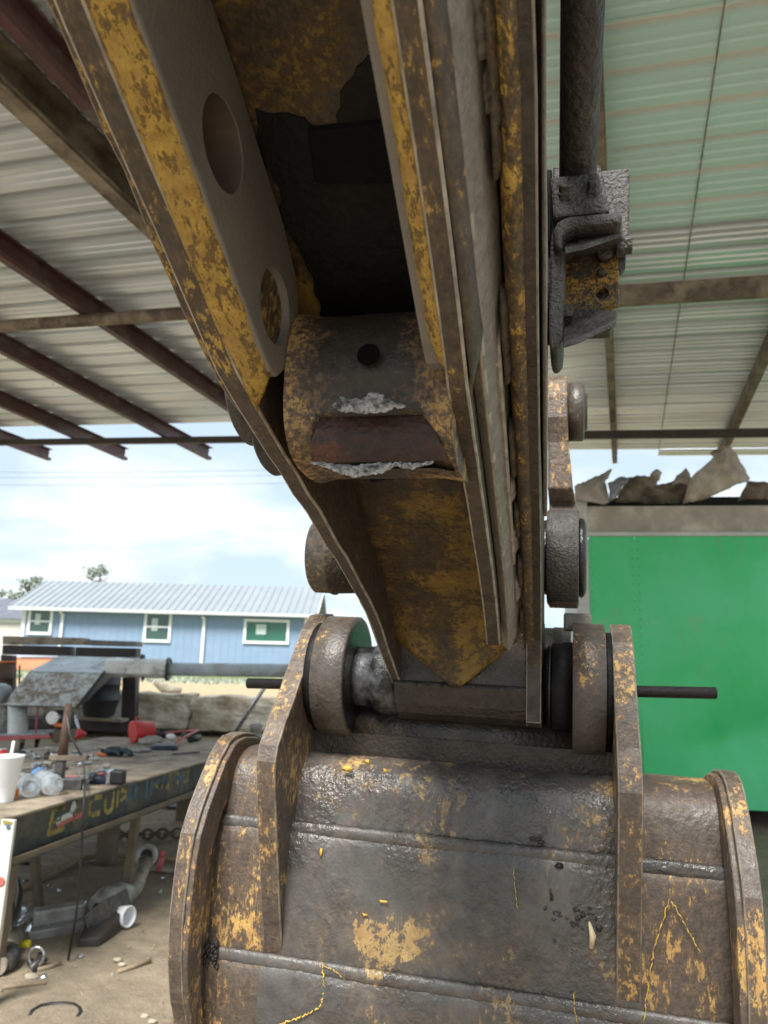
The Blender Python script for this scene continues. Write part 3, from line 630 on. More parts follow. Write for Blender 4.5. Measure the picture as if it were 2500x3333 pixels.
# loose steel bar lying across behind the ears
a=mlo(805,2224,1,.16);b=mlo(2333,2256,1,.16)
A_=P0+a@MM;B_=P0+b@MM
solo('steel_bar',G().cyl(A_,B_,.0125,16,ch=.002),'grease_shade_black','slim round blackened steel bar sticking out past both bucket ears','steel bar')
# ------------------------------------------------------------------ setting materials
def dirt():
    x=NT('packed_dirt');v=x.co();a=x.noise(v,1.3,8,.62);b=x.noise(v,9,8,.65);c3=x.noise(v,60,5,.6)
    c=x.mix(x.mr(a,.35,.65),(.215,.175,.122),(.35,.285,.2));c=x.mix(x.mr(b,.4,.75,0,.6),c,(.115,.085,.055));c=x.mix(x.mr(c3,.55,.75,0,.5),c,(.42,.35,.25))
    sp=x.n('ShaderNodeSeparateXYZ');x.l(x.tc.outputs['Object'],sp.inputs[0])
    far=x.mr(sp.outputs[1],9,16);c=x.mix(far,c,x.mix(x.mr(b,.35,.7),(.36,.27,.155),(.52,.42,.26)))
    gr=x.mth('MULTIPLY',x.mr(sp.outputs[1],21,23),x.mr(x.noise(v,.8,6,.7),.42,.52));c=x.mix(gr,c,(.09,.15,.035))
    h=x.mth('ADD',x.mth('MULTIPLY',b,1.0),x.mth('MULTIPLY',c3,.5))
    return x.fin(c,.92,0,x.bump(h,.7,.03))
M['dirt']=dirt()
def sheetmat(name,base,rib,dark,met=.5):
    x=NT(name);v=x.co((.25,1,1));a=x.noise(v,2.2,7,.6);sp=x.n('ShaderNodeSeparateXYZ');x.l(x.tc.outputs['Object'],sp.inputs[0])
    k=x.mr(sp.outputs[2],.018,.035);c=x.mix(k,base,rib);c=x.mix(x.mr(a,.4,.75,0,.45),c,dark)
    return x.fin(c,x.mr(a,.3,.7,.26,.4),met,x.bump(x.noise(v,30,3,.5),.05,.005))
M['sheet']=sheetmat('roof_sheet_metal',(.76,.83,.90),(.64,.67,.70),(.44,.43,.41))
M['sheet_green']=sheetmat('pale_green_roof_sheet',(.56,.79,.79),(.80,.80,.77),(.56,.66,.66),.1)
M['purlin']=plain('maroon_primer_purlin',(.085,.035,.035),.55,0,.3,6,.15,50,(.12,.1,.09),.5)
M['beam']=plain('weathered_brown_beam',(.13,.1,.075),.65,0,.45,5,.25,40,(.3,.25,.19),.7)
M['beam_dark']=plain('dark_beam',(.06,.05,.042),.6,0,.3,5,.2,40)
M['siding']=plain('blue_siding',(.22,.315,.45),.6,0,.06,1.5,.05,40)
M['white']=plain('white_trim_paint',(.82,.83,.83),.5,0,.05,3,.05,40)
M['roofmetal']=plain('grey_metal_roof',(.30,.33,.35),.45,.2,.06,1,.03,20)
M['gutter']=plain('pale_grey_gutter',(.55,.57,.58),.5,0,.08,3)
M['soffit']=plain('pale_gable_siding',(.55,.62,.68),.6,0,.06,2,.05,30)
M['shingle']=plain('grey_shingle_roof',(.13,.14,.17),.8,0,.25,4,.2,30)
M['beige']=plain('beige_wall',(.6,.58,.53),.7,0,.08,2,.05,30)
M['leaf']=plain('tree_leaves',(.27,.31,.25),.7,0,.5,2,.1,20)
M['bark']=plain('tree_bark',(.12,.09,.07),.9,0,.3,6,.4,20)
M['glass']=NT('window_glass').fin((.04,.09,.075),.06,0,None,.8)
M['glass_green']=NT('green_window_glass').fin((.025,.13,.085),.06,0,None,.8)
M['curtain']=plain('window_blind',(.55,.62,.6),.6,0,.1)
def green():
    x=NT('green_trailer_paint');v=x.co();a=x.noise(v,1.1,7,.6,.4);b=x.noise(x.co((1,1,.3)),6,8,.7)
    c=x.mix(x.mr(a,.3,.7),(.035,.60,.16),(.11,.70,.30));c=x.mix(x.mr(b,.56,.78,0,.45),c,(.25,.36,.2));c=x.mix(x.mr(x.noise(x.co(loc=(4,4,4)),2.2,9,.72),.6,.7,0,.35),c,(.42,.42,.28))
    return x.fin(c,.36,0,x.bump(x.noise(v,5,3,.5),.12,.02))
M['green']=green();M['green_dark']=plain('grimy_rivets',(.05,.22,.1),.6)
M['tan_rail']=plain('weathered_tan_rail',(.42,.38,.31),.75,0,.2,3,.15,30,(.65,.6,.5),.45)
M['torn']=plain('torn_roof_sheet',(.52,.46,.39),.6,.1,.2,4,.15,30,(.3,.24,.19),.4)
M['inside_shade']=plain('trailer_inside_shade',(.03,.027,.025),.8,0,.3)
M['post_white']=plain('whitish_corner_post',(.6,.6,.57),.6,0,.12,4,.1,30,(.35,.3,.25),.3)
def block():
    x=NT('limestone_block');v=x.co();a=x.noise(v,2.2,9,.65);b=x.noise(v,12,8,.7)
    c=x.mix(x.mr(a,.38,.62),(.36,.29,.2),(.72,.68,.58));c=x.mix(x.mr(b,.55,.8,0,.5),c,(.25,.2,.14));return x.fin(c,.9,0,x.bump(x.mth('ADD',a,b),.8,.06))
M['block']=block()
# ------------------------------------------------------------------ ground
def gz(x,y):
    t=max(0,min(1,(y-6.8)/6.0));t=t*t*(3-2*t);z=.46*t
    if y>13.45: z=1.0+min(1,(y-13.45)/18)*.2
    return z
def ground():
    ys=[-40,-12,-6,-3,-1,0]+[.15*i for i in range(1,87)]+[13.3,13.44,13.46,13.8,14.5,16,18,20,22,24,27,30,34,45,80,200,900]
    xs=[-900,-200,-80,-40,-25,-16,-12,-9]+[-8+.25*i for i in range(0,49)]+[5,7,10,16,30,80,200,900]
    R=random.Random(2);g=G();w=len(ys)
    vs=[]
    for x in xs:
        for y in ys:
            n=.012*math.sin(x*2.1+y*1.3)+.01*math.sin(x*5.3-y*4.1)+R.uniform(-.006,.006)
            vs.append((x,y,gz(x,y)+(n if -9<x<6 and 0<y<13 else 0)))
    g.add(vs,[(i*w+j,(i+1)*w+j,(i+1)*w+j+1,i*w+j+1) for i in range(len(xs)-1) for j in range(w-1)],True)
    o=part('ground',g,'dirt');tag(o,kind='structure')
ground()
# ------------------------------------------------------------------ shed roof
RY=math.radians(17.4);RS=-.053;RZ=4.6
ra=Vector((math.cos(RY),-math.sin(RY),RS)).normalized();rbv=Vector((math.sin(RY),math.cos(RY),0));rn=ra.cross(rbv)
shed=bpy.data.objects.new('shed_roof',None);COL.objects.link(shed);shed.empty_display_size=.3
shed.matrix_world=Matrix(((ra.x,rbv.x,rn.x,0),(ra.y,rbv.y,rn.y,0),(ra.z,rbv.z,rn.z,RZ),(0,0,0,1)))
tag(shed,'open shed roof of ribbed metal sheets on maroon purlins overhead','shed roof')
def ribprof(b0,n):
    P=[]
    for k in range(n):
        y=b0+.305*k;P+=[(y,0),(y+.012,.0),(y+.018,.048),(y+.082,.048),(y+.098,0),(y+.142,0),(y+.150,.014),(y+.172,.014),(y+.180,0),(y+.220,0),(y+.228,.014),(y+.250,.014),(y+.258,0)]
    P.append((b0+.305*n+.02,0));return P
def sheet_mesh(b0,n,a0,a1,dz,sag=0):
    g=G();pr=ribprof(b0,n);na=max(2,int((a1-a0)/1.2));w=len(pr)
    vs=[(a0+(a1-a0)*i/na,y,z+dz+sag*math.sin(3.1*i+y)) for i in range(na+1) for y,z in pr]
    g.add(vs,[(i*w+j,(i+1)*w+j,(i+1)*w+j+1,i*w+j+1) for i in range(na) for j in range(w-1)]);return g
Rs=random.Random(6);j=0;b=1.4
while b<10.3:
    last=b+.915
    for a0,a1,dz in ((-10.9,-5.0,0),(-5.02,-1.5,.004),(-1.52,.56,.0),(.53,3.2,.004)):
        end=8.85 if a1<-1.4 else (10.42 if a1<1 else 10.95)
        n=3
        if b>=end-.05: continue
        n=max(1,min(3,int(round((end-b)/.305))))
        gm='sheet_green' if (a1>0 and 2.1<b<5.0) else 'sheet'
        part('roof_sheet',sheet_mesh(b-.012,n,a0,a1,dz+(j%2)*.003,.0015),gm,shed)
    b+=.915;j+=1
part('roof_sheet',sheet_mesh(b,1,.53,3.2,0,.0015),'sheet',shed)
# lap screws along the seam
part('lap_seam',G().box((.53,6.0,-.0035),(.007,9.0,.004)),'beam',shed)
def cee(a,b0,b1,h,w,mat,name,th=.012):
    """C-section running along b under the sheets"""
    g=G();z=-.004
    g.box((a,(b0+b1)/2,z-h/2),(th,b1-b0,h));g.box((a+w/2-th/2,(b0+b1)/2,z-th/2-.001),(w,b1-b0,th));g.box((a+w/2-th/2,(b0+b1)/2,z-h+th/2+.001),(w,b1-b0,th));g.box((a+w-th,(b0+b1)/2,z-h+.03),(th,b1-b0,.035))
    part(name,g,mat,shed)
for a in (-9.18,-7.67,-6.13,-4.55,-1.5): cee(a,1.4,10.27,.2,.075,'purlin','purlin')
for a in (-10.7,): cee(a,1.4,10.27,.2,.075,'purlin','purlin')
cee(-2.72,1.4,10.27,.2,.075,'purlin','purlin')
cee(-3.06,1.4,10.0,.26,.12,'beam','rafter_beam',.02)
for a in (-.06,1.28,2.8): cee(a,1.4,10.75,.14,.065,'purlin' if a>2 else 'beam','purlin')
part('roof_pipe',G().cyl((-10.9,5.3,-.26),(-1.2,5.3,-.26),.055,20),'beam',shed)
part('cross_beam',G().box((1.0,5.55,-.235),(4.4,.07,.15)),'beam',shed,.006)
part('eave_beam',G().box((-3.85,9.02,-.255),(14.1,.06,.09)),'beam_dark',shed,.006)
for a in (-10.8,3.1):
    for b in (1.5,9.02):
        q=shed.matrix_world@Vector((a,b,-.3));part('post',G().cyl((a,b,-.3),(a,b,-.3-(q.z-gz(q.x,q.y))),.07,16),'beam_dark',shed)
# ------------------------------------------------------------------ blue house beyond the field
HY=32.0
hs=thing('house','long low blue house with grey metal roof and white-framed windows beyond the field','house',(-9,HY,1.1))
def hp(px,py,Y=HY): p=atY(px,py,Y);return np.array([p[0]+9,p[1]-HY,p[2]-1.1])
A=hp(78,1978);Bq=hp(1003,2003)
x0,x1=A[0],Bq[0];ze=(A[2]+Bq[2])/2-.02;D=5.6
part('wall',G().box(((x0+x1)/2,D/2,ze/2-.2),(x1-x0,D,ze+.4)),'siding',hs)
g=G()
for k in range(int((x1-x0)/.305)): g.box((x0+.3+.305*k,-.004,ze/2),(.02,.012,ze))
tag(part('siding_batten',g,'siding',hs),kind='stuff')
zr=ze+1.32
part('gable',G().prism([(0,ze),(D,ze),(D/2,zr-.05)],0,x1-.12,x1+.02),'soffit',hs);part('gable',G().prism([(0,ze),(D,ze),(D/2,zr-.05)],0,x0-.02,x0+.12),'soffit',hs)
rf=part('roof',G().prism([(-.42,ze-.06),(D/2,zr),(D+.42,ze-.06),(D+.42,ze+.06),(D/2,zr+.13),(-.42,ze+.06)],0,x0-.45,x1+.4),'roofmetal',hs)
for k in range(int((x1-x0+.8)/.305)+1):
    xx=x0-.42+.305*k;part('roof_rib',G().prism([(-.43,ze+.06),(D/2,zr+.13),(D/2,zr+.165),(-.43,ze+.095)],0,xx,xx+.05),'roofmetal',rf)
part('gutter',G().box(((x0+x1)/2,-.46,ze-.03),(x1-x0+.8,.1,.13)),'gutter',hs)
for xx in (x0+.06,x1-.06): part('corner_trim',G().box((xx,-.02,ze/2),(.16,.05,ze)),'white',hs)
part('fascia',G().prism([(-.44,ze-.09),(D/2,zr-.03),(D/2,zr+.1),(-.44,ze+.04)],0,x1+.4,x1+.44),'white',hs)
def window(px0,py0,px1,py1,slider,nm):
    a=hp(px0,py0);c=hp(px1,py1);w=c[0]-a[0];h=a[2]-c[2];xc=(a[0]+c[0])/2;zc=(a[2]+c[2])/2;t=.11
    g=G();g.box((xc,-.04,zc+h/2-t/2),(w,.09,t));g.box((xc,-.04,zc-h/2+t/2),(w,.09,t));g.box((xc-w/2+t/2,-.042,zc),(t,.09,h-2*t-.004));g.box((xc+w/2-t/2,-.042,zc),(t,.09,h-2*t-.004))
    f=part('window',g,'white',hs)
    if slider: part('pane',G().box((xc,-.015,zc),(w-2*t,.02,h-2*t)),'glass_green',f)
    else:
        part('mullion',G().box((xc,-.045,zc),(w-2*t,.07,.06)),'white',f)
        for s in (1,-1): part('pane',G().box((xc,-.015,zc+s*(h/4-t/4+.005)),(w-2*t,.02,h/2-t-.05)),'glass',f)
    part('blind',G().box((xc-w*.12,-.028,zc+h*.08),(w*.22,.008,h*.4)),'curtain',f)
window(98,1978,168,2067,0,1);window(474,1990,555,2092,0,2);window(796,2014,940,2098,1,3)
def dspout(px,py0,py1):
    a=hp(px,py0);c=hp(px+(-8 if px<400 else -6),py1);g=G().box(((a[0]+c[0])/2,-.07,(a[2]+c[2])/2),(.11,.09,a[2]-c[2]));g.box((a[0],-.10,a[2]+.02),(.13,.16,.1));part('downspout',g,'white',hs)
dspout(203,1997,2160);dspout(664,2012,2185)
# neighbouring house at the far left
nb=thing('neighbour_house','beige house with dark shingle roof partly seen at the left edge','house',(-19,38,1.2))
def np_(px,py,Y=38): p=atY(px,py,Y);return p-np.array([-19,38,1.2])
q=np_(68,2015);part('wall',G().box((q[0]-3,2.5,q[2]/2+.0),(6,5,q[2])),'beige',nb);part('eave_board',G().box((q[0]-3,-.06,q[2]-.05),(6.3,.1,.25)),'white',nb)
part('roof',G().prism([(-.3,q[2]),(2.5,q[2]+1.15),(5.3,q[2])],0,q[0]-6.2,q[0]+.25),'shingle',nb)
# ------------------------------------------------------------------ trees far off
def tree(px,py_top,px_w,py_base,Y,label,seed):
    R=random.Random(seed);c=atY(px,py_top,Y);b=atY(px,py_base,Y);w=px_w*mpp(Y)/2;zb=gz(b[0],Y)
    t=thing('tree',label,'tree',(c[0],Y,zb),'trees behind the house');H=c[2]-zb
    g=G().tube([(0,0,0),(.1,0,H*.4),(0,.1,H*.75),(.05,0,H*.95)],[H*.03,H*.024,H*.014,H*.005],8)
    for k in range(7):
        a=R.uniform(0,6.3);z=H*R.uniform(.45,.8);g.tube([(0,0,z),(math.cos(a)*w*.5,math.sin(a)*w*.4,z+H*.1),(math.cos(a)*w*.85,math.sin(a)*w*.7,z+H*.16)],[H*.01,H*.006,H*.003],5)
    part('trunk',g,'bark',t)
    g=G()
    cl=[(R.uniform(-.8,.8)*w,R.uniform(-.6,.6)*w,H*R.uniform(.55,.98)) for _ in range(16)]
    for k in range(900):
        q=R.choice(cl);s=w*.22;p=Vector((q[0]+R.gauss(0,s),q[1]+R.gauss(0,s),q[2]+R.gauss(0,s*.8)));z=w*R.uniform(.06,.15)
        X=Vector((R.uniform(-1,1),R.uniform(-1,1),R.uniform(-1,1))).normalized();Yv=X.orthogonal().normalized()
        g.add([p-X*z-Yv*z*.5,p+X*z-Yv*z*.4,p+X*z*.8+Yv*z*.6,p-X*z*.7+Yv*z*.5],[(0,1,2,3)])
    part('crown',g,'leaf',t)
tree(328,1843,72,1950,60,'small thin tree rising above the middle of the metal roof',1)
tree(98,1880,85,2050,55,'bushy tree behind the left end of the blue house',2)
tree(40,1925,80,2060,50,'low round tree above the shingle roof at the left edge',3)
tree(30,1968,90,2080,46,'dark shrub-like tree just above the shingle roof',4)
# power lines
for k,(ya,yb) in enumerate(((1528,1518),(1545,1536),(1568,1562))):
    a=atY(-400,ya+6,48);b=atY(1300,yb,60)
    mid=(a+b)/2;mid[2]-=.25
    solo('power_line',G().tube([tuple(a),tuple((a+mid)/2-np.array([0,0,.06])),tuple(mid),tuple((b+mid)/2-np.array([0,0,.06])),tuple(b)],.012,5),'beam_dark',['topmost thin power line crossing the pale sky','middle thin power line crossing the pale sky','lowest thin power line crossing the pale sky'][k],'power line','power lines across the sky')
# ------------------------------------------------------------------ limestone blocks edging the field
def stone(px0,py0,px1,py1,Y,seed,label,dep=.7):
    a=atY(px0,py0,Y);b=atY(px1,py1,Y);R=random.Random(seed);w=b[0]-a[0];h=a[2]-b[2];zc=b[2]
    g=G();N=(14,6,8);ph=[R.uniform(0,6) for _ in range(8)]
    bm=bmesh.new();bmesh.ops.create_cube(bm,size=1);bmesh.ops.subdivide_edges(bm,edges=bm.edges,cuts=7,use_grid_fill=True)
    vs=[]
    for v in bm.verts:
        p=v.co.copy();q=Vector([abs(c)*2 for c in p]);r=sum(1 for c in q if c>.9)
        s=1-.045*max(0,r-1)
        p=Vector((p.x*s,p.y*s,p.z*s))
        n=.03*math.sin(p.x*9+ph[0])*math.sin(p.z*11+ph[1])+.02*math.sin(p.x*19+ph[2]+p.y*7)+R.uniform(-.012,.012)
        p+=p.normalized()*n*1.2
        vs.append((p.x*w,p.y*dep,p.z*h*1.02+h/2))
    fs=[[v.index for v in f.verts] for f in bm.faces];bm.free();g.add(vs,fs,False)
    o=part('stone_block',g,'block');o.location=((a[0]+b[0])/2,Y+dep/2,zc-.02);tag(o,label,'stone block','stone blocks edging the field')
stone(398,2252,616,2370,12.75,1,'pale stone block behind the red bucket, beside the steel post')
stone(622,2262,905,2382,12.75,2,'tan stone block right of the joint, behind the bucket ear')
stone(905,2270,1190,2392,12.75,3,'stone block mostly hidden behind the bucket ear')
stone(150,2240,394,2355,12.75,4,'pale stone block behind the black barrel')
stone(-130,2232,146,2345,12.75,5,'stone block behind the grey machine at the left edge')
# piece of scrap lying on the field
p=atY(560,2240,13.9);q=[atY(*t) for t in ((505,2218,14),(530,2238,14),(560,2246,14),(590,2247,14))]
solo('scrap_pipe',G().tube([tuple(x) for x in q],[.06,.085,.07,.045],8),'block','lump of dusty scrap pipe lying on top of the stone block','scrap pipe')
# ------------------------------------------------------------------ green box trailer with torn roof
TY=8.5
tr=thing('box_trailer','green box trailer with weathered top rail and torn peeled roof','trailer',(2.3,TY,0),rz=math.radians(-8.7))
TRM=np.array([[math.cos(math.radians(8.7)),math.sin(math.radians(-8.7))],[math.sin(math.radians(8.7)),math.cos(math.radians(8.7))]])
_th=math.radians(-8.7);_X=np.array([math.cos(_th),math.sin(_th),0]);_Y=np.array([-math.sin(_th),math.cos(_th),0]);_O=np.array([2.3,TY,0])
def tp(px,py,dy=0):
    d=ray(px,py);t=(dy+_O@_Y)/(d@_Y);P=CAM+d*t-_O;return np.array([P@_X,P@_Y,P[2]])
c0=tp(1915,1745);ztop=c0[2];zr1=tp(1915,1640)[2];xl=c0[0]
R=random.Random(5)
def tpanel(xa,xb,seed):
    ph=[R.uniform(0,6) for _ in range(4)]
    def fn(i,j):
        x=xa+(xb-xa)*i;z=.28+(ztop-.28)*j
        d=.012*math.sin(x*2.3+ph[0])*math.sin(z*2+ph[1])
        for cx,cz,s,am in ((2.0-.25,1.05,.42,.09),(1.3,.9,.3,.05),(2.6,1.35,.5,.05)): d+=am*math.exp(-((x-cx)**2+(z-cz)**2*2)/s**2)
        return (x,d,z)
    g=G().grid(fn,40,60);pn=part('side_panel',g,'green',tr)
    g=G()
    for x in (xa+.03,xb-.03):
        for k in range(26):
            z=.68+k*(ztop-.74)/25;g.lathe((x,-.002,z),(0,-1,0),[(0,.006),(.004,.004)],6)
    tag(part('rivets',g,M['green_dark'],pn),kind='stuff')
edges_=[xl,xl+.5,xl+1.93,xl+3.36,xl+4.79,xl+6.1]
for k in range(5): tpanel(edges_[k],edges_[k+1]-.0012,k)
g=G().box((xl+3.05,.035,(ztop+zr1)/2+.0),(6.2,.05,zr1-ztop-.05));part('top_rail',g,'tan_rail',tr,.006)
part('rail_lip',G().box((xl+3.05,-.012,ztop+.02),(6.2,.05,.045)),'post_white',tr,.004)
part('corner_post',G().box((xl-.07,.05,(zr1+.5)/2+.15),(.13,.12,zr1-.5)),'post_white',tr,.012)
part('front_wall',G().box((xl-.06,1.28,(zr1+.6)/2),(.04,2.3,zr1-.6)),'post_white',tr)
part('far_wall',G().box((xl+3.05,2.45,(zr1+.6)/2),(6.2,.04,zr1-.6)),'tan_rail',tr)
part('floor',G().box((xl+3.05,1.25,.56),(6.2,2.4,.1)),'beam_dark',tr)
part('inner_shade',G().box((xl+3.05,.5,zr1+.0),(6.1,.03,.36)),'inside_shade',tr)  # near-black strip painted as the shaded inside under the torn roof
for k in (1.2,4.6):
    for y in (.25,2.2): part('wheel',G().lathe((xl+k,y,.45),(0,1,0),[(0,.3),(.03,.44),(.2,.44),(.23,.3)],28),'rubber',tr)
def torn(pts,dy,seed,mat='torn',th=.006):
    """torn ribbed roof sheet, peeled up and bent"""
    Rr=random.Random(seed);Q=[]
    for i in range(len(pts)):
        a=Vector(pts[i]);b=Vector(pts[(i+1)%len(pts)]);k=max(1,int((b-a).length/9))
        for q in range(k): p=a.lerp(b,q/k);p.y+=max(0,min(1,(p.y-1585)/25))*20;Q.append((p.x+Rr.uniform(-2.2,2.2)*(q>0),p.y+Rr.uniform(-2.2,2.2)*(q>0)))
    P=[tp(x,y,dy) for x,y in Q];n=len(P);c=sum(P)/n;lx=max(p[0] for p in P)-min(p[0] for p in P);ph=Rr.uniform(0,6);tl=Rr.uniform(-.5,.5)
    V=[]
    for q in (1,.82,.64,.46,.28,.12):
        for p in P:
            d=p*q+c*(1-q);t=(d[0]-c[0])*.8+(d[2]-c[2])*.6
            V.append(d+np.array([0,.035*math.sin(t*26+ph)+tl*(d[2]-c[2])+.10*math.sin(t*5+ph*2)-.10*(1-q),.0]))
    V.append(c+np.array([0,-.1,0]));N=len(V);up=np.array([0,th,th]);V=V+[v+up for v in V]
    F=[(r*n+i,r*n+(i+1)%n,(r+1)*n+(i+1)%n,(r+1)*n+i) for r in range(5) for i in range(n)]+[(5*n+i,5*n+(i+1)%n,6*n) for i in range(n)]
    F=F+[tuple(N+k for k in f[::-1]) for f in F]+[(i,N+i,N+(i+1)%n,(i+1)%n) for i in range(n)]
    part('torn_sheet',G().add(V,F,True),mat,tr)
torn([(1866,1590),(2000,1512),(1990,1535),(1975,1560),(1978,1622),(1960,1630),(1900,1628),(1868,1622)],.0,1)
torn([(1975,1580),(2010,1560),(2060,1548),(2040,1575),(2005,1605),(1978,1620)],-.05,2,'roofmetal')
torn([(2050,1555),(2075,1547),(2110,1552),(2135,1540),(2148,1548),(2140,1575),(2160,1570),(2205,1565),(2245,1578),(2235,1608),(2150,1612),(2050,1612),(2000,1615),(2030,1580)],.15,3,'beam')
torn([(2110,1553),(2132,1536),(2150,1546),(2140,1574)],.0,4);torn([(2210,1540),(2236,1520),(2255,1560),(2250,1578),(2215,1570),(2190,1575)],.0,5)
torn([(2250,1555),(2330,1485),(2365,1460),(2385,1480),(2440,1560),(2430,1572),(2370,1590),(2300,1605),(2230,1613),(2238,1590)],-.12,6)
torn([(2430,1570),(2470,1575),(2500,1580),(2560,1585),(2560,1612),(2400,1612)],.1,7,'beam');torn([(2395,1500),(2340,1500),(2315,1470),(2360,1440),(2385,1450)],.3,8)
# ------------------------------------------------------------------ yard materials
M['web_dark']=plain('bench_beam_paint',(.045,.048,.045),.6,0,.4,6,.2,50,(.12,.1,.075),.5)
M['bench_top']=plain('dusty_bench_top',(.34,.28,.205),.75,0,.3,5,.25,60,(.1,.085,.07),.6)
M['bench_leg']=plain('brown_bench_leg',(.15,.115,.078),.7,0,.3,6,.2,50)
M['spray_yellow']=plain('yellow_spray_paint',(.34,.27,.07),.6,0,.45,16,.05,50,(.06,.06,.05),.75)
M['spray_blue']=plain('blue_spray_paint',(.06,.12,.2),.6,0,.35,14,.05,50,(.05,.05,.05),.5)
M['spray_white']=plain('white_spray_paint',(.5,.52,.52),.6,0,.3,14)
M['spray_red']=plain('red_spray_paint',(.45,.12,.1),.6,0,.3,14)
M['leg_white']=plain('white_painted_leg',(.62,.6,.54),.6,0,.12,9,.1,50,(.3,.26,.2),.3)
M['chrome']=plain('dull_chrome_tools',(.55,.56,.6),.25,.85,.25,30,.3,60)
M['grime']=plain('grimy_tool_steel',(.10,.095,.09),.45,.5,.4,25,.3,60)
M['red']=plain('red_plastic',(.58,.035,.035),.45,0,.2,10,.1,50)
M['red_soft']=plain('faded_red_grip',(.55,.13,.13),.55,0,.2,12,.1,50)
M['orange']=plain('orange_plastic',(.75,.2,.05),.5,0,.2,10,.1,50)
M['orange_pale']=plain('faded_orange_tub',(.62,.27,.15),.6,0,.12,4,.1,40)
M['glove']=plain('dark_teal_glove',(.025,.05,.065),.6,0,.45,20,.4,80)
M['navy']=plain('dark_navy_rubber',(.02,.03,.055),.5,0,.3,20,.2,60)
M['cloth']=plain('grey_beige_rag',(.38,.35,.3),.85,0,.25,12,.5,60)
M['cup']=plain('white_foam_cup',(.82,.83,.84),.6,0,.03,10,.05,80)
M['black_plastic']=plain('black_plastic',(.025,.026,.03),.5,0,.3,8,.1,60)
M['barrel_rust']=plain('rusty_barrel',(.12,.075,.05),.7,0,.35,8,.2,50)
M['timber']=plain('weathered_timber',(.33,.28,.22),.85,0,.3,6,.3,50,(.15,.12,.1),.5)
M['timber_grey']=plain('grey_timber',(.2,.19,.185),.85,0,.3,6,.3,50)
M['rack']=plain('dark_rack_steel',(.04,.034,.03),.6,0,.35,5,.2,40,(.1,.05,.04),.3)
M['yellow_cap']=plain('yellow_cap',(.75,.6,.02),.5)
M['pipe_tan']=plain('dusty_pipe',(.33,.285,.22),.6,.1,.3,9,.3,50,(.12,.1,.08),.5)
M['alu']=plain('dusty_aluminium',(.38,.37,.345),.5,.25,.3,10,.3,50,(.2,.17,.13),.5)
M['stone']=plain('pebbles',(.36,.31,.24),.85,0,.45,3,.3,60)
M['twig']=plain('dry_stick',(.3,.23,.15),.85,0,.25,20)
M['bluebin']=plain('pale_blue_rim',(.55,.62,.8),.5,0,.1)
M['green_stake']=plain('dark_green_stake',(.02,.06,.04),.6)
def clear():
    x=NT('clear_bottle_plastic');x.b.inputs['Transmission Weight'].default_value=.88;x.b.inputs['IOR'].default_value=1.22
    n=x.noise(x.co(),40,3,.5);return x.fin((.92,.95,.96),.12,0,x.bump(n,.5,.01))
M['clear']=clear()
def mottled():
    x=NT('mottled_grey_hood');v=x.co();a=x.noise(v,7,9,.72,.3);b=x.noise(v,26,7,.7)
    c=x.mix(x.mr(x.mth('ADD',x.mth('MULTIPLY',a,.6),x.mth('MULTIPLY',b,.4)),.44,.56),(.60,.64,.64),(.22,.17,.12));return x.fin(c,.6,0,x.bump(b,.3,.01))
M['mottled']=mottled()
M['hood_grey']=plain('blue_grey_sheet',(.46,.52,.55),.5,.1,.25,5,.15,40,(.16,.15,.14),.4)
M['pale_grey']=plain('pale_grey_paint',(.74,.75,.72),.5,0,.15,6,.1,40,(.2,.18,.15),.4)
M['pipe_blue']=plain('blue_grey_pipe',(.5,.56,.6),.5,0,.25,4,.15,40,(.32,.28,.22),.5)
def prismY(pts,Y,dep):
    P=[atY(x,y,Y) for x,y in pts];return G().prism([(p[0],p[2]) for p in P],1,Y,Y+dep)
# ------------------------------------------------------------------ welding bench
BO=np.array([-1.81,4.10,0]);BA=-math.atan2(.167,.986)
bench=thing('workbench','long steel welding bench with spray-painted letters along its dark side beam','workbench',BO,rz=BA)
BX=np.array([math.cos(BA),math.sin(BA),0]);BY=np.array([-math.sin(BA),math.cos(BA),0])
def bl(P): d=np.asarray(P)-BO;return np.array([d@BX,d@BY,d[2]])
TOP=.84
part('tabletop',G().prism([(-1.66,-.14),(-.06,-.14),(.0,-.12),(.032,-.06),(.034,.0),(.034,3.9),(-1.66,3.9)],2,TOP-.014,TOP),'bench_top',bench,.003)
def side_beam(x,sg):
    g=G().box((x,1.9,.72),(.012,3.92,.205));g.box((x+.028*sg,1.9,.612),(.06,3.92,.012));part('side_beam',g,'web_dark',bench,.002)
side_beam(0,1);side_beam(-1.6,-1)
part('beam_lip',G().box((.046,1.9,.628),(.022,3.92,.03)),'bench_leg',bench,.003)
for y in (0,1.3,2.6,3.85): part('cross_member',G().box((-.8,y,.72),(1.56,.05,.15)),'web_dark',bench)
def leg(pt,pb,Y,zb,w,mat,dep=None):
    a=bl(atY(*pt,Y));b=bl(atY(*pb,Y));b[2]=zb;d=dep or w;h=w/2
    g=G().hexa([(b[0]-h,b[1],b[2]),(b[0]+h,b[1],b[2]),(b[0]+h,b[1]+d,b[2]),(b[0]-h,b[1]+d,b[2]),(a[0]-h,a[1],a[2]),(a[0]+h,a[1],a[2]),(a[0]+h,a[1]+d,a[2]),(a[0]-h,a[1]+d,a[2])]);return part('leg',g,mat,bench,.003)
leg((103,2762),(122,2946),5.47,0,.05,'bench_leg');leg((440,2640),(399,2938),5.6,0,.052,'bench_leg');leg((348,2660),(336,2812),6.62,0,.145,'bench_leg',.1)
leg((30,2775),(-20,3110),4.3,0,.055,'bench_leg')
l=leg((25,2668),(-25,2990),3.95,.0,.075,'leg_white',.02);l['label']='white painted leg with blue and red paint spots'
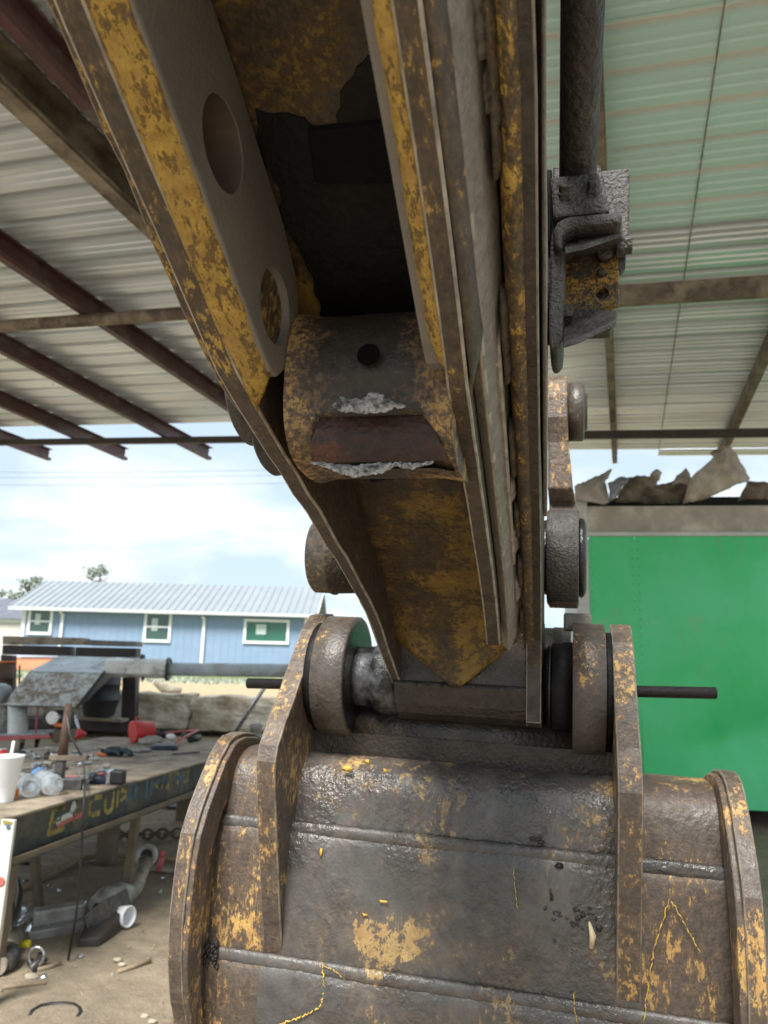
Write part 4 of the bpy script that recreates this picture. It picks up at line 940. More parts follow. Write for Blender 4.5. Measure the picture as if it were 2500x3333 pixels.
def bspot(px,py,r,mat):
    p=bl(atY(px,py,3.944));part('paint_spot',G().lathe(p,(0,-1,0),[(0,r),(.001,r*.9)],12),mat,bench)
bspot(27,2692,.012,'spray_blue');bspot(2,2870,.022,'spray_red')
part('paint_spot',prismY([(10,2668),(42,2676),(40,2684),(8,2680)],3.943,.001),'spray_yellow',None).parent=None
o=bpy.data.objects[[k for k in bpy.data.objects.keys() if k.startswith('paint_spot')][-1]]
o.parent=bench;o.matrix_parent_inverse=(Matrix.Translation(Vector(BO))@Matrix.Rotation(BA,4,'Z')).inverted()
# sprayed lettering on the side beam: strokes in (along, height)
def stroke(pts,w,mat,seed):
    R=random.Random(seed);g=G();P=[Vector(p) for p in pts];Q=[]
    for i in range(len(P)-1):
        n=max(2,int((P[i+1]-P[i]).length/.012))
        for k in range(n): Q.append(P[i].lerp(P[i+1],k/n))
    Q.append(P[-1]);vs=[]
    for i,p in enumerate(Q):
        d=(Q[min(i+1,len(Q)-1)]-Q[max(0,i-1)]).normalized();nn=Vector((-d.y,d.x));ww=w/2*R.uniform(.75,1.1)
        a=p+nn*ww;b=p-nn*ww;vs+=[(.0075,a.x,a.y),(.0075,b.x,b.y)]
    k=len(vs);vs+=[(x-.0012,y,z) for x,y,z in vs]
    n=len(Q);F=[(2*i,2*i+1,2*i+3,2*i+2) for i in range(n-1)]+[(k+2*i,k+2*i+2,k+2*i+3,k+2*i+1) for i in range(n-1)]+[(2*i,2*i+2,k+2*i+2,k+2*i) for i in range(n-1)]+[(2*i+1,k+2*i+1,k+2*i+3,2*i+3) for i in range(n-1)]+[(0,k,k+1,1),(2*n-2,2*n-1,k+2*n-1,k+2*n-2)]
    g.add(vs,F);part('painted_letter',g,mat,bench)
def onweb(px,py):
    d=ray(px,py);t=(BO@BX-CAM@BX)/(d@BX);p=bl(CAM+d*t);return (p[1],p[2])
def sp(pts,w,mat,seed): stroke([onweb(100+x/3.016,2450+y/3.016) for x,y in pts],w,mat,seed)
sp([(330,525),(215,565),(185,690),(165,815)],.03,'spray_yellow',1);sp([(215,560),(330,530)],.03,'spray_yellow',2);sp([(165,800),(320,745)],.028,'spray_yellow',3);sp([(210,680),(290,650)],.022,'spray_yellow',4)
sp([(385,600),(410,500),(430,560)],.035,'spray_white',5);sp([(240,680),(330,630),(400,600)],.035,'spray_white',6);sp([(250,720),(380,650),(500,600)],.03,'spray_red',7)
sp([(430,540),(415,690)],.022,'spray_yellow',8);sp([(455,470),(465,530)],.025,'spray_yellow',9)
sp([(690,430),(620,440),(570,480),(560,600),(600,610),(670,585)],.032,'spray_yellow',10)
sp([(725,400),(720,560),(745,590),(790,550),(810,380)],.032,'spray_yellow',11)
sp([(850,370),(835,540)],.03,'spray_yellow',12);sp([(880,365),(930,380),(925,430),(870,470)],.026,'spray_yellow',13)
sp([(925,510),(990,310),(1020,300),(1025,480)],.03,'spray_blue',14);sp([(950,440),(1025,420)],.025,'spray_blue',15)
sp([(1135,260),(1125,450)],.03,'spray_blue',16);sp([(1180,270),(1170,420)],.035,'spray_blue',17);sp([(1050,330),(1040,390)],.02,'spray_yellow',28);sp([(1170,350),(1210,310),(1240,340)],.02,'spray_yellow',18);sp([(1285,310),(1280,360)],.018,'spray_yellow',19);sp([(1320,350),(1345,310),(1340,370)],.022,'spray_yellow',20)
sp([(1240,260),(1230,330)],.04,'spray_blue',21);sp([(1300,230),(1290,300)],.04,'spray_blue',22);sp([(1355,230),(1400,180),(1440,200),(1430,310)],.03,'spray_yellow',23);sp([(1400,300),(1470,200),(1475,330)],.04,'spray_blue',24);sp([(1495,190),(1490,280),(1530,270),(1535,170)],.03,'spray_yellow',25)
# ------------------------------------------------------------------ things on the bench
def on(px,py): return atZ(px,py,TOP)
def bx(p,d,mat,name,label,cat,rz=0,grp=None,bev=.003): return solo(name,G().box((p[0],p[1],p[2]+d[2]/2),d,rz),mat,label,cat,grp,None,bev)
c=on(12,2608);m_=.93*mpp(np.linalg.norm(c-CAM))
cup=thing('foam_cup','white ribbed foam cup with a straw at the near corner of the bench','cup',c)
part('cup_body',G().lathe((0,0,0),(0,0,1),[(0,26*m_),(.004,27*m_),(48*m_,31*m_),(50*m_,33*m_),(124*m_,43*m_),(126*m_,45*m_),(131*m_,45*m_),(131*m_,42*m_),(124*m_,41*m_)],32,False),'cup',cup);part('lid',G().lathe((0,0,122*m_),(0,0,1),[(0,41*m_),(.002,40*m_)],32),'cup',cup)
part('straw',G().cyl((.004,0,60*m_),(.012,.01,172*m_),4.5*m_,10),'cup',cup)
c=on(47,2598);bx(c,(.03,.03,.05),'orange','lighter','small orange lighter behind the white foam cup','lighter')
c=on(-2,2500);t=thing('red_can','red and white can at the left edge behind the foam cup','can',c);m_=mpp(np.linalg.norm(c-CAM))
part('can_body',G().lathe((0,0,0),(0,0,1),[(0,17*m_),(48*m_,17*m_),(50*m_,15*m_)],20),'red',t);part('lower_band',G().lathe((0,0,.0),(0,0,1),[(0,17.4*m_),(14*m_,17.4*m_)],20,False),'white',t);part('lid',G().lathe((0,0,50*m_),(0,0,1),[(0,15*m_),(2*m_,14*m_)],20),'chrome',t)
def bottle(px0,py0,px1,py1,rpx,label,band=True):
    a=on(px0,py0);b=on(px1,py1);r=rpx*mpp(np.linalg.norm(a-CAM));a=a+np.array([0,0,r]);b=b+np.array([0,0,r*.75])
    t=thing('water_bottle',label,'bottle',(a[0],a[1],TOP),'crushed water bottles on the bench');o=np.array([a[0],a[1],TOP]);d=b-a;L=np.linalg.norm(d)
    part('bottle_body',G().lathe(a-o,d,[(0,r*.72),(.006,r*.95),(L*.12,r),(L*.2,r*.93),(L*.3,r),(L*.4,r*.93),(L*.5,r),(L*.6,r*.94),(L*.72,r),(L*.84,r*.62),(L*.92,r*.36),(L,r*.36)],24),'clear',t)
    if band: part('label_band',G().lathe(a-o+d*.62,d,[(0,r*1.02),(L*.1,r*1.02)],24,False),M['band'],t)
    part('cap',G().lathe(a-o+d,d,[(0,r*.42),(.014,r*.42)],14),'cup',t)
M['band']=plain('blue_bottle_band',(.06,.33,.75),.5)
bottle(168,2592,112,2548,30,'clear water bottle with a blue band lying beside the stand')
bottle(96,2598,78,2566,28,'crushed clear bottle lying end-on in front of the foam cup',False)
bottle(62,2575,50,2555,24,'small clear bottle half hidden behind the foam cup',False)
# stand with post
c=on(215,2572);stn=thing('steel_stand','rusty steel stand with a tapered post and stepped block base on the bench','tool stand',c);m_=mpp(np.linalg.norm(c-CAM))
part('base',G().box((0,.05,15*m_),(76*m_,.10,30*m_),.1),'grime',stn,.004);part('pedestal',G().box((-38*m_,.08,50*m_),(24*m_,.05,60*m_)),'grime',stn,.003)
part('crossplate',G().box((-15*m_,.08,85*m_),(105*m_,.07,14*m_),.06),'beam',stn,.003);part('post',G().cyl((-35*m_,.08,90*m_),(-33*m_,.08,238*m_),14*m_,16,10*m_),M['barrel_rust'],stn)
part('brace_rod',G().tube([(-33*m_,.06,215*m_),(-15*m_,.05,150*m_),(24*m_,.05,94*m_)],3.2*m_,6),'grime',stn)
# wrenches and scrap tools
def wrench(px0,py0,px1,py1,w,label,mat='chrome',lift=0.004):
    a=on(px0,py0);b=on(px1,py1);a[2]+=lift;b[2]+=lift;d=b-a;L=np.linalg.norm(d);d/=L;n=np.array([-d[1],d[0],0]);s=w*mpp(4.3)
    g=G();pts=[(0,.5),(.03,1.5),(.10,1.6),(.15,.8),(.5,.65),(.85,.8),(.9,1.5),(.97,1.45),(1,.5)]
    out=[(t,q) for t,q in pts]+[(t,-q) for t,q in pts[::-1]]
    P=[a+d*L*t+n*s*q for t,q in out];k=len(P);V=P+[p+np.array([0,0,.012]) for p in P]
    g.add(V,[tuple(range(k)),tuple(range(2*k-1,k-1,-1))]+[(i,i+k,(i+1)%k+k,(i+1)%k) for i in range(k)])
    solo('wrench',g,mat,label,'wrench','hand tools heaped on the bench',None,.001)
wrench(62,2512,150,2500,3.5,'silver wrench behind the foam cup, farthest from the bench edge');wrench(58,2538,152,2532,4,'dark wrench lying behind the crushed bottles','grime');wrench(60,2525,150,2516,3.5,'grimy wrench between the two wrenches by the foam cup','grime',.006)
wrench(200,2530,262,2560,3.5,'shiny open-ended wrench just right of the stand')
wrench(262,2560,300,2520,3.5,'short chrome wrench beside the clamp frame')
wrench(186,2470,322,2474,4,'chrome wrench lying behind the stand post');wrench(195,2455,300,2466,3.5,'second chrome wrench behind the stand, farther from the edge');wrench(270,2448,332,2438,3,'short bright wrench left of the dark glove')
wrench(190,2440,215,2475,4,'stubby chrome wrench right against the stand post')
def roller(px,py,r,label,mat,name,cat,ax=(1,0,0),ln=.05):
    c=on(px,py);r=r*mpp(4.4);solo(name,G().lathe((c[0],c[1],c[2]+r),ax,[(0,r*.8),(.004,r),(ln,r),(ln+.004,r*.8)],16),mat,label,cat)
roller(130,2505,12,'dark cylindrical socket left of the stand post','grime','socket','socket');roller(142,2500,14,'pale plastic roller beside the dark socket','cloth','roller','roller')
roller(240,2562,9,'bright round socket in front of the clamp','chrome','socket','socket',(0,1,0),.03);roller(335,2500,10,'pale round tape roll behind the silver clamp','cloth','tape_roll','tape')
# clamp
c=on(262,2560);cl=thing('clamp','silver C-shaped clamp with a red screw handle on the bench','clamp',c)
def rel(px,py,dz=0): return on(px,py)-c+np.array([0,0,dz])
part('frame',G().tube([rel(275,2575,.01),rel(268,2560,.045),rel(285,2555,.07),rel(330,2548,.075),rel(352,2545,.06),rel(356,2552,.02)],.011,8),'chrome',cl);part('screw_handle',G().cyl(rel(215,2545,.025),rel(256,2548,.025),.014,12),'red_soft',cl);part('screw',G().cyl(rel(188,2540,.025),rel(215,2545,.025),.008,10),'chrome',cl)
t=solo('rag',G().blob(on(318,2552)+np.array([0,.03,.02]),(.06,.05,.035),3,.25,12,7),'navy','dark navy rag bunched under the clamp','rag')
roller(318,2540,15,'pinkish red rubber grip beside the navy rag','red_soft','grip','grip',(1,.1,0),.04)
c=on(376,2556);t=thing('hammer','square black hammer head with silver collar at the bench edge','hammer',c)
part('head',G().box((0,.04,.045),(.085,.075,.085)),'rubber',t,.012);part('collar',G().box((-.055,.04,.045),(.03,.07,.08),0,.1),'chrome',t,.008);part('handle',G().cyl((-.06,.05,.04),(-.2,.1,.03),.015,10),'grime',t)
Rt=random.Random(31);used_=set()
for k in range(34):
    x=Rt.uniform(55,335);y=2440+(x-55)*.0+Rt.uniform(0,95)
    if x<120 and y>2530: y-=60
    c=on(x,y);a=Rt.uniform(0,3.1);r=Rt.uniform(.006,.012);l=Rt.uniform(.03,.12);d=np.array([math.cos(a),math.sin(a),0])
    g=G().cyl(c+np.array([0,0,r]),c+np.array([0,0,r])+d*l,r,8).lathe(c+np.array([0,0,r*1.2]),-d,[(0,r*1.7),(.012,r*1.7)],6,smooth=False)
    lb=('bright' if k%3 else 'dark')+(' long' if l>.075 else ' short')+(' thick' if r>.009 else ' thin')+' loose bolt '+('just behind the foam cup' if x<125 else 'left of the stand post' if x<175 else 'right beside the stand post' if x<235 else 'by the silver clamp' if x<290 else 'near the dark hammer head')+(', toward the far bench side' if y<2480 else ', toward the near bench edge')
    if lb in used_: continue
    used_.add(lb);solo('bolt',g,'chrome' if k%3 else 'grime',lb,'bolt','loose bolts among the tools')
# glove
c=on(372,2462);gl=thing('work_glove','dark teal work glove with orange cuff lying on the bench','glove',c)
part('palm',G().blob((-.02,.06,.03),(.085,.07,.045),4,.1,14,8),'glove',gl)
for k,(dx,dy,l) in enumerate(((.07,.02,.09),(.075,.06,.1),(.06,.10,.09),(.0,-.01,.08))):
    part('finger',G().tube([(dx-.05,dy,.035),(dx,dy-.01,.045),(dx+l*.5,dy-.025,.032),(dx+l*.7,dy-.05,.012)],[.017,.018,.016,.009],8),'glove',gl)
part('cuff',G().tube([(-.11,.02,.02),(-.13,.0,.018),(-.09,-.03,.014),(-.05,-.04,.012)],[.01,.014,.012,.008],8),'orange',gl)
wrench(425,2462,560,2458,3.5,'long grey bar with blue grip on the far part of the bench','alu');wrench(560,2458,650,2452,5,'blue-grey tool handle running behind the bucket rim','navy')
wrench(470,2448,560,2450,4,'pale flat steel bar behind the dark glove','alu')
# red pail lying on its side
c=on(455,2418);pl=thing('red_pail','red pail lying on its side with a wire ring on top','pail',c);r=.105
part('pail_body',G().lathe((-.06,-.06,r),(.75,.65,.08),[(.004,r*.62),(.004,r*.8),(0,r),(.02,r*.97),(.2,r*.75),(.21,r*.6)],24),'red',pl);part('mouth_plate',G().lathe((-.055,-.056,r),(.75,.65,.08),[(0,r*.8),(.003,r*.8)],24),M['red_soft'],pl)
part('ring',G().tube([(-.02+.03*math.cos(a),-.03,2*r+.0+.035*math.sin(a)) for a in [2*math.pi*k/14 for k in range(14)]],.006,6,True),'red_soft',pl)
solo('rag',G().blob(on(490,2424)+np.array([0,0,.035]),(.11,.08,.05),8,.25,12,7),'cloth','crumpled grey-beige rag in front of the red pail','rag')
solo('rag',G().blob(on(450,2448)+np.array([0,0,.02]),(.09,.06,.03),9,.3,12,7),'alu','grey rag between the glove and the red pail','rag')
c=on(535,2440);solo('rubber_pad',G().lathe((c[0],c[1],c[2]),(0,0,1),[(0,.10),(.012,.125),(.035,.12),(.045,.10)],24),'navy','dark navy oval rubber pad under a white bulb','rubber pad')
c=on(555,2424);solo('bulb',G().blob((c[0],c[1]-.02,TOP+.075),(.045,.04,.03),2,.1,12,7),'cup','white egg-shaped bulb resting on the navy rubber pad','bulb')
c=on(600,2412);bc=thing('bolt_cutter','bolt cutter with red V-shaped handles and black grips on the bench','bolt cutter',c)
part('handle',G().tube([rel(535,2402,.07)-c+on(262,2560) if 0 else on(535,2402)-c+np.array([0,0,.05]),on(590,2400)-c+np.array([0,0,.06]),on(645,2392)-c+np.array([0,0,.05])],.011,8),'red_soft',bc)
part('handle',G().tube([on(572,2430)-c+np.array([0,0,.04]),on(610,2410)-c+np.array([0,0,.05]),on(645,2392)-c+np.array([0,0,.05])],.011,8),'red_soft',bc)
part('grip',G().cyl(on(618,2418)-c+np.array([0,0,.03]),on(648,2410)-c+np.array([0,0,.03]),.03,12),'rubber',bc);part('jaw',G().box(on(600,2405)-c+np.array([0,0,.03]),(.07,.04,.05),.3),'grime',bc,.006)
solo('rag',G().blob(on(525,2400)+np.array([0,.1,.03]),(.09,.06,.05),12,.3,12,7),'rubber','black rag behind the bolt cutter handles','rag')
solo('cord',G().tube([tuple(on(230,2490)+np.array([0,0,.09])),tuple(on(262,2500)+np.array([0,0,.10])),tuple(on(272,2545)+np.array([0,0,.06])),tuple(atY(275,2585,4.42)),tuple(atY(270,2680,4.45)),tuple(atY(262,2830,4.5)),tuple(atY(248,2980,4.55)),tuple(atZ(222,3125,.01))],.0065,6),'rubber','thin black cord hanging from the bench to the dirt','cord')
# ------------------------------------------------------------------ rack, barrel, machine with boom behind the bench
RYd=12.3
rk=thing('storage_rack','dark steel rack topped with two weathered timbers','rack',(atY(225,2360,RYd)[0],RYd,.4));ro=np.array(rk.location)
def rp_(pts,Y,dep,mat,name,par=rk,o=ro,bev=.008): return part(name,prismY(pts,Y,dep),mat,par,bev,off=o)
rp_([(8,2070),(272,2076),(272,2098),(8,2097)],RYd,.3,'timber','timber');rp_([(281,2082),(446,2088),(446,2104),(281,2100)],RYd,.3,'timber_grey','timber')
rp_([(8,2099),(225,2104),(225,2136),(6,2130)],RYd+.05,.25,'rack','top_beam');rp_([(245,2106),(444,2110),(442,2140),(244,2138)],RYd+.04,.25,'rack','top_beam')
rp_([(400,2141),(444,2141),(438,2362),(393,2362)],RYd+.02,.2,'rack','post');rp_([(2,2131),(36,2133),(34,2345),(0,2345)],RYd+.02,.2,'rack','post')
rp_([(258,2344),(425,2352),(424,2386),(258,2378)],RYd-.1,.5,'rack','base_beam');rp_([(0,2335),(258,2344),(258,2374),(0,2366)],RYd-.1,.5,'rack','base_beam')
c=atY(322,2330,12.0)
br=solo('barrel',G().lathe(c,(0,0,1),[(0,.21),(.02,.225),(.22,.26),(.23,.275),(.25,.275),(.26,.262),(.45,.27),(.46,.28),(.48,.28),(.49,.27),(.72,.27),(.74,.25)],28),'black_plastic','ribbed black plastic barrel standing under the grey hood','barrel')
c=atY(0,2250,11.5)
br=thing('barrel','rusty brown barrel with an orange rim at the left edge','barrel',c);part('barrel_body',G().lathe((0,0,0),(0,0,1),[(0,.16),(.18,.165),(.19,.175),(.21,.165),(.42,.17)],24),'barrel_rust',br);part('rim',G().tube([(.17*math.cos(2*math.pi*k/24),.17*math.sin(2*math.pi*k/24),.42) for k in range(24)],.014,6,True),'orange',br)
sl_=solo('plank',prismY([(255,2330),(395,2342),(395,2352),(255,2342)],11.9,.35),'timber','pale plank lying on the rack base under the barrel','plank',None,None,.004)
t=thing('orange_tub','faded orange trough with a pale blue lid on the field','tub',atY(115,2185,19));o=np.array(t.location)
part('tub_body',prismY([(44,2141),(188,2141),(186,2182),(46,2180)],19,.6),'orange_pale',t,.02,off=o);part('lid',prismY([(40,2128),(190,2130),(192,2139),(40,2139)],18.95,.7),'bluebin',t,.02,off=o)
a=atY(64,2165,13.7);b=atY(63,2232,13.7);solo('stake',G().cyl(b,a,.018,8),'green_stake','dark green stake standing in the field behind the hood','stake')
HYd=10.4
hd=thing('boom_machine','grey mottled sheet-metal hood with a long pipe boom, standing on a wheeled cart','machine',(atY(130,2400,HYd)[0],HYd,.33));ho=np.array(hd.location)
def hpx(pts): return [atY(x,y,Y)-ho for x,y,Y in pts]
def q2(x,y): return (x/3.318,1950+y/3.318)
def face(pts,th,mat,name):
    P=[atY(*q2(x,y),Y)-ho for x,y,Y in pts];n=len(P);g=G();dn=np.array([0,th,-th*.4])
    g.add(P+[p+dn for p in P],[tuple(range(n)),tuple(range(2*n-1,n-1,-1))]+[(i,i+n,(i+1)%n+n,(i+1)%n) for i in range(n)]);return part(name,g,mat,hd)
face([(318,785,10.6),(1098,800,10.6),(815,1165,10.2),(60,1140,10.2),(130,1010,10.33)],.02,'mottled','hood_front')
face([(318,778,10.6),(640,612,11.4),(1245,630,11.4),(1100,798,10.6)],.02,'hood_grey','hood_top')
face([(1102,800,10.6),(1245,632,11.4),(1200,840,11.3),(900,1120,10.5),(818,1166,10.2)],.02,'rack','hood_end')
face([(640,616,11.42),(1243,634,11.42),(900,1118,11.3),(200,1100,11.3)],.02,'rack','hood_back')
face([(70,1150,10.24),(810,1172,10.24),(890,1122,11.25),(210,1104,11.25)],.015,'rack','hood_floor')
def hexbar(pa,pb,r,mat,name,seg=6):
    g=G().lathe(pa,pb-pa,[(0,r),(np.linalg.norm(pb-pa),r)],seg,smooth=seg>8);return part(name,g,mat,hd,.006 if seg<9 else 0)
pA=atY(352,2173,10.9)-ho;pB=atY(548,2178,10.7)-ho;pC=atY(1010,2184,10.3)-ho
g=G()
sec=[(-.16,.0),(-.16,-.07),(-.05,-.125),(.10,-.125),(.15,-.02),(.15,.08),(-.05,.135),(-.14,.09)]
rings=[[tuple(pA+np.array([0,a,b])) for a,b in sec],[tuple(pB+np.array([0,a,b])) for a,b in sec]]
part('collar',skin_rings(G(),rings,False),'pale_grey',hd,.008)
part('collar_ring',G().tube([tuple(pB+np.array([.0,math.cos(a)*.135,math.sin(a)*.135])) for a in [2*math.pi*k/20 for k in range(20)]],.025,8,True),'grime',hd)
part('pipe_boom',G().cyl(pB-np.array([.1,0,0]),pC,.088,28),'pipe_blue',hd)
kb=atY(463,2146,10.75)-ho;part('lock_bolt',G().cyl(kb-np.array([0,0,.06]),kb+np.array([0,0,.02]),.025,10).blob(kb+np.array([0,0,.035]),(.04,.04,.035),1,.05,10,6),'grime',hd);part('locking_lever',G().tube([kb,kb+np.array([-.2,-.12,-.08])],.009,6),'pale_grey',hd)
kb=atY(465,2208,10.7)-ho;part('lock_bolt',G().cyl(kb+np.array([0,0,.05]),kb-np.array([0,0,.03]),.022,10),'grime',hd)
a=atY(58,2396,10.45)-ho;b=atY(57,2295,10.45)-ho;part('support_column',G().lathe(a,b-a,[(0,.14),(.01,.125),(np.linalg.norm(b-a),.115)],24),'pale_grey',hd)
a=atY(5,2400,10.6)-ho;b=atY(2,2290,10.6)-ho;part('tank',G().lathe(a,b-a,[(0,.08),(.03,.13),(np.linalg.norm(b-a)*.9,.135),(np.linalg.norm(b-a),.09)],24),'alu',hd)
a=atY(0,2255,10.8)-ho;part('side_cover',G().blob(a,(.16,.15,.13),3,.08,12,7),'hood_grey',hd)
rp_([(-40,2398),(160,2392),(165,2402),(-40,2412)],10.2,.7,'red_soft','cart_rail',hd,ho,.006);rp_([(-40,2392),(158,2386),(158,2391),(-40,2397)],10.25,.7,'hood_grey','cart_deck',hd,ho,.004)
for x,y,Y in ((68,2434,10.2),(118,2424,10.5),(68,2424,10.85)):
    c=atY(x,y,Y)-ho;w=part('caster',G().lathe(c-np.array([.02,0,0]),(1,.35,0),[(0,.045),(.008,.068),(.035,.068),(.043,.045)],20),'rubber',hd);part('fork',G().box(c+np.array([0,.02,.065]),(.05,.04,.10)),'grime',w)
part('cart_handle',G().tube([atY(116,2402,10.4)-ho,atY(120,2330,10.4)-ho,atY(126,2290,10.5)-ho,atY(135,2288,10.5)-ho],.013,8),'red_soft',hd)
c=atY(205,2400,10.35);mt=thing('winch_motor','black winch motor with an orange strap hanging under the hood','winch',c)
def mo(x,y,Y=10.35): return atY(x,y,Y)-c
part('motor_body',G().box(mo(205,2340),(.24,.2,.22)),'black_plastic',mt,.03);part('strap',G().tube([mo(178,2358,10.2),mo(205,2362,10.18),mo(222,2352,10.2)],.026,8),'orange',mt);part('pulley',G().lathe(mo(178,2335,10.25),(0,-1,0),[(0,.085),(.03,.09),(.05,.05),(.06,.085),(.08,.08)],20),'chrome',mt)
part('lower_case',G().box(mo(212,2393),(.26,.2,.16)),'bench_leg',mt,.02);part('hook',G().tube([mo(150,2330),mo(142,2345),mo(150,2360),mo(162,2352)],.018,8),'grime',mt)
part('column',G().cyl(mo(190,2418),mo(190,2310),.05,14),'alu',mt)
c=atY(258,2380,9.9);fn=thing('grease_funnel','silver lever tipped with a red funnel below the hood','funnel',c)
part('lever',G().cyl(atY(244,2330,10)-c,atY(257,2376,9.9)-c,.018,10),'chrome',fn);part('funnel',G().lathe(atY(256,2374,9.9)-c,atY(264,2399,9.88)-atY(256,2374,9.9),[(0,.022),(.02,.03),(.085,.075),(.1,.07)],18),'red',fn)
a=atY(765,2385,7.9);b=atY(872,2222,7.4);solo('steel_rod',G().cyl(a,b,.019,12),'chrome','slanted pale steel rod standing behind the bucket rim','steel rod')
a=atY(770,2390,8.3);
solo('scrap_valve',G().cyl(atY(770,2405,8),atY(860,2405,8),.05,12).lathe(atY(830,2405,8),(0,0,1),[(0,.05),(.1,.055),(.12,.07),(.15,.06)],14),'alu','grey pipe valve lying behind the bucket between rim and ear','pipe valve')
# ------------------------------------------------------------------ litter on the dirt
def gd(px,py,h=0): p=atZ(px,py,0);p[2]=gz(p[0],p[1])+h;return p
def gtube(pts,r,mat,name,label,cat,h=None,grp=None,seg=8): return solo(name,G().tube([tuple(gd(x,y,(r if h is None else h))) for x,y in pts],r,seg),mat,label,cat,grp)
c=gd(395,2900);ex=thing('exhaust_pipe','old dusty exhaust pipe with an open flange, lying under the bench','exhaust pipe',c)
part('muffler',G().tube([gd(300,2990,.07)-c,gd(340,2978,.085)-c,gd(390,2962,.085)-c,gd(425,2946,.075)-c],[.05,.085,.085,.05],16),'alu',ex);part('bent_pipe',G().tube([gd(420,2948,.07)-c,gd(440,2930,.09)-c,gd(452,2905,.12)-c,gd(468,2885,.17)-c],[.05,.05,.05,.055],14),'pipe_tan',ex)
fl=gd(472,2880,.2)-c;part('flange',G().lathe(fl,(0.1,-1,.25),[(0,.075),(.05,.085),(.055,.075),(.055,.045),(-.02,.04)],20,False),'alu',ex);part('bore_shade',G().lathe(fl+np.array([0,-.03,.01]),(0.1,-1,.25),[(0,.044),(.004,.044)],20),'rubber',ex);part('side_tab',G().blob(fl+np.array([-.09,.02,.03]),(.07,.04,.06),3,.15),'alu',ex)  # the black disc in the mouth is painted-in darkness of the pipe
c=gd(190,3060);gp_=thing('grey_housing','long dusty grey aluminium housing lying on the dirt','machine housing',c)
def quad(pts,h0,h1,mat,name,par,c,bev=.008):
    P=[gd(x,y) for x,y in pts];g=G().hexa([p-c+np.array([0,0,h0]) for p in P]+[p-c+np.array([0,0,h1]) for p in P]);return part(name,g,mat,par,bev)
quad([(90,3072),(275,3038),(280,3016),(100,3046)],0,.06,'alu','lower_flange',gp_,c);quad([(100,3060),(270,3028),(272,3012),(104,3040)],.06,.15,'alu','body',gp_,c,.015)
for k in range(5): 
    p=gd(125+34*k,3052-7*k,.10)-c;part('rib',G().box(p,(.014,.05,.09)),'alu',gp_,.003)
c=gd(320,3060);fd=thing('finned_duct','dark finned plastic duct half buried beside the grey housing','plastic duct',c)
g=G();P=[gd(252,3088),(gd(322,3082)),(gd(392,3032)),(gd(385,3010)),(gd(300,3010))];
g.prism([(p[0]-c[0],p[1]-c[1]) for p in P],2,0,lambda p:.05+.25*max(0,(p[1]+.05)));part('duct_body',g,'rack',fd,.01)
for k in range(6):
    p=gd(310+14*k,3055-8*k,.12)-c;part('fin',G().box(p,(.012,.16,.12),-.6,.4),'grime',fd,.003)
c=gd(405,3018,.0);solo('foam_cup',G().lathe((c[0]-.08,c[1],.07),(.9,-.4,.05),[(0,.04),(.004,.045),(.13,.062),(.135,.058),(.125,.052),(.02,.04)],20),'cup','dirty white foam cup lying on the finned duct','cup')
solo('foam_scrap',G().blob(gd(362,3003,.1),(.09,.05,.03),6,.3,10,6),'cup','torn scrap of white foam beside the fallen cup','foam scrap')
c=gd(25,3110);t=thing('tail_pipe','two dusty pipes with a bent bracket lying at the left edge','pipe',c)
part('pipe',G().cyl(gd(-15,3190,.06)-c,gd(45,3090,.07)-c,.045,14),'pipe_tan',t);part('pipe',G().cyl(gd(0,3110,.06)-c,gd(28,3045,.14)-c,.05,14),'pipe_tan',t);part('clamp_end',G().lathe(gd(-5,3180,.06)-c,(gd(10,3165)-gd(-20,3200)),[(0,.055),(.05,.07),(.12,.07),(.13,.05)],14),'grime',t);part('bracket',G().tube([gd(30,3090,.1)-c,gd(45,3060,.15)-c,gd(52,3035,.22)-c,gd(42,3015,.27)-c],[.02,.022,.018,.008],6),'grime',t)
roll=gd(76,3094);solo('cap',G().lathe((roll[0]-.03,roll[1],.025),(1,.1,.05),[(0,.02),(.004,.026),(.06,.026),(.064,.02)],14),'yellow_cap','small yellow plastic cap on the dirt beside the pipes','cap')
gtube([(95,3318),(105,3300),(130,3285),(165,3278),(205,3276),(240,3280),(258,3292),(262,3305),(250,3322)],.011,'rubber','hose_loop','open loop of thin dark hose on the dirt near the bottom edge','hose')
gtube([(40,2920),(110,2882),(180,2842),(240,2812),(310,2795),(380,2793),(450,2795),(540,2803),(640,2810)],.022,'twig','hose','long dusty hose curving across the dirt behind the bench legs','hose')
gtube([(50,2818),(75,2816),(95,2818)],.014,'rubber','hose','short dark hose just behind the left bench leg','hose')
gtube([(380,3172),(430,3155),(490,3132)],.011,'twig','stick','thin dry stick lying nearest the bucket','stick',None,'dry sticks on the dirt')
gtube([(10,3222),(70,3214),(148,3206)],.011,'twig','stick','longer dry stick at the lower left','stick',None,'dry sticks on the dirt')
gtube([(120,3166),(160,3155),(195,3142)],.012,'twig','stick','stick beside the bent metal scrap','stick',None,'dry sticks on the dirt')
gtube([(150,3091),(175,3098),(210,3098),(250,3090)],.004,'chrome','wire','thin bright wire curving below the grey housing','wire')
c=gd(108,3165);t=thing('metal_scrap','bent dark metal scrap with a shiny ring on the dirt','scrap',c)
part('bent_plate',G().tube([gd(98,3150,.03)-c,gd(110,3168,.02)-c,gd(128,3150,.06)-c,gd(150,3148,.03)-c],[.02,.03,.02,.012],6),'grime',t);part('ring',G().tube([np.array([.0+.04*math.cos(a),.02,.07+.045*math.sin(a)]) for a in [2*math.pi*k/14 for k in range(14)]],.007,6,True),'chrome',t)
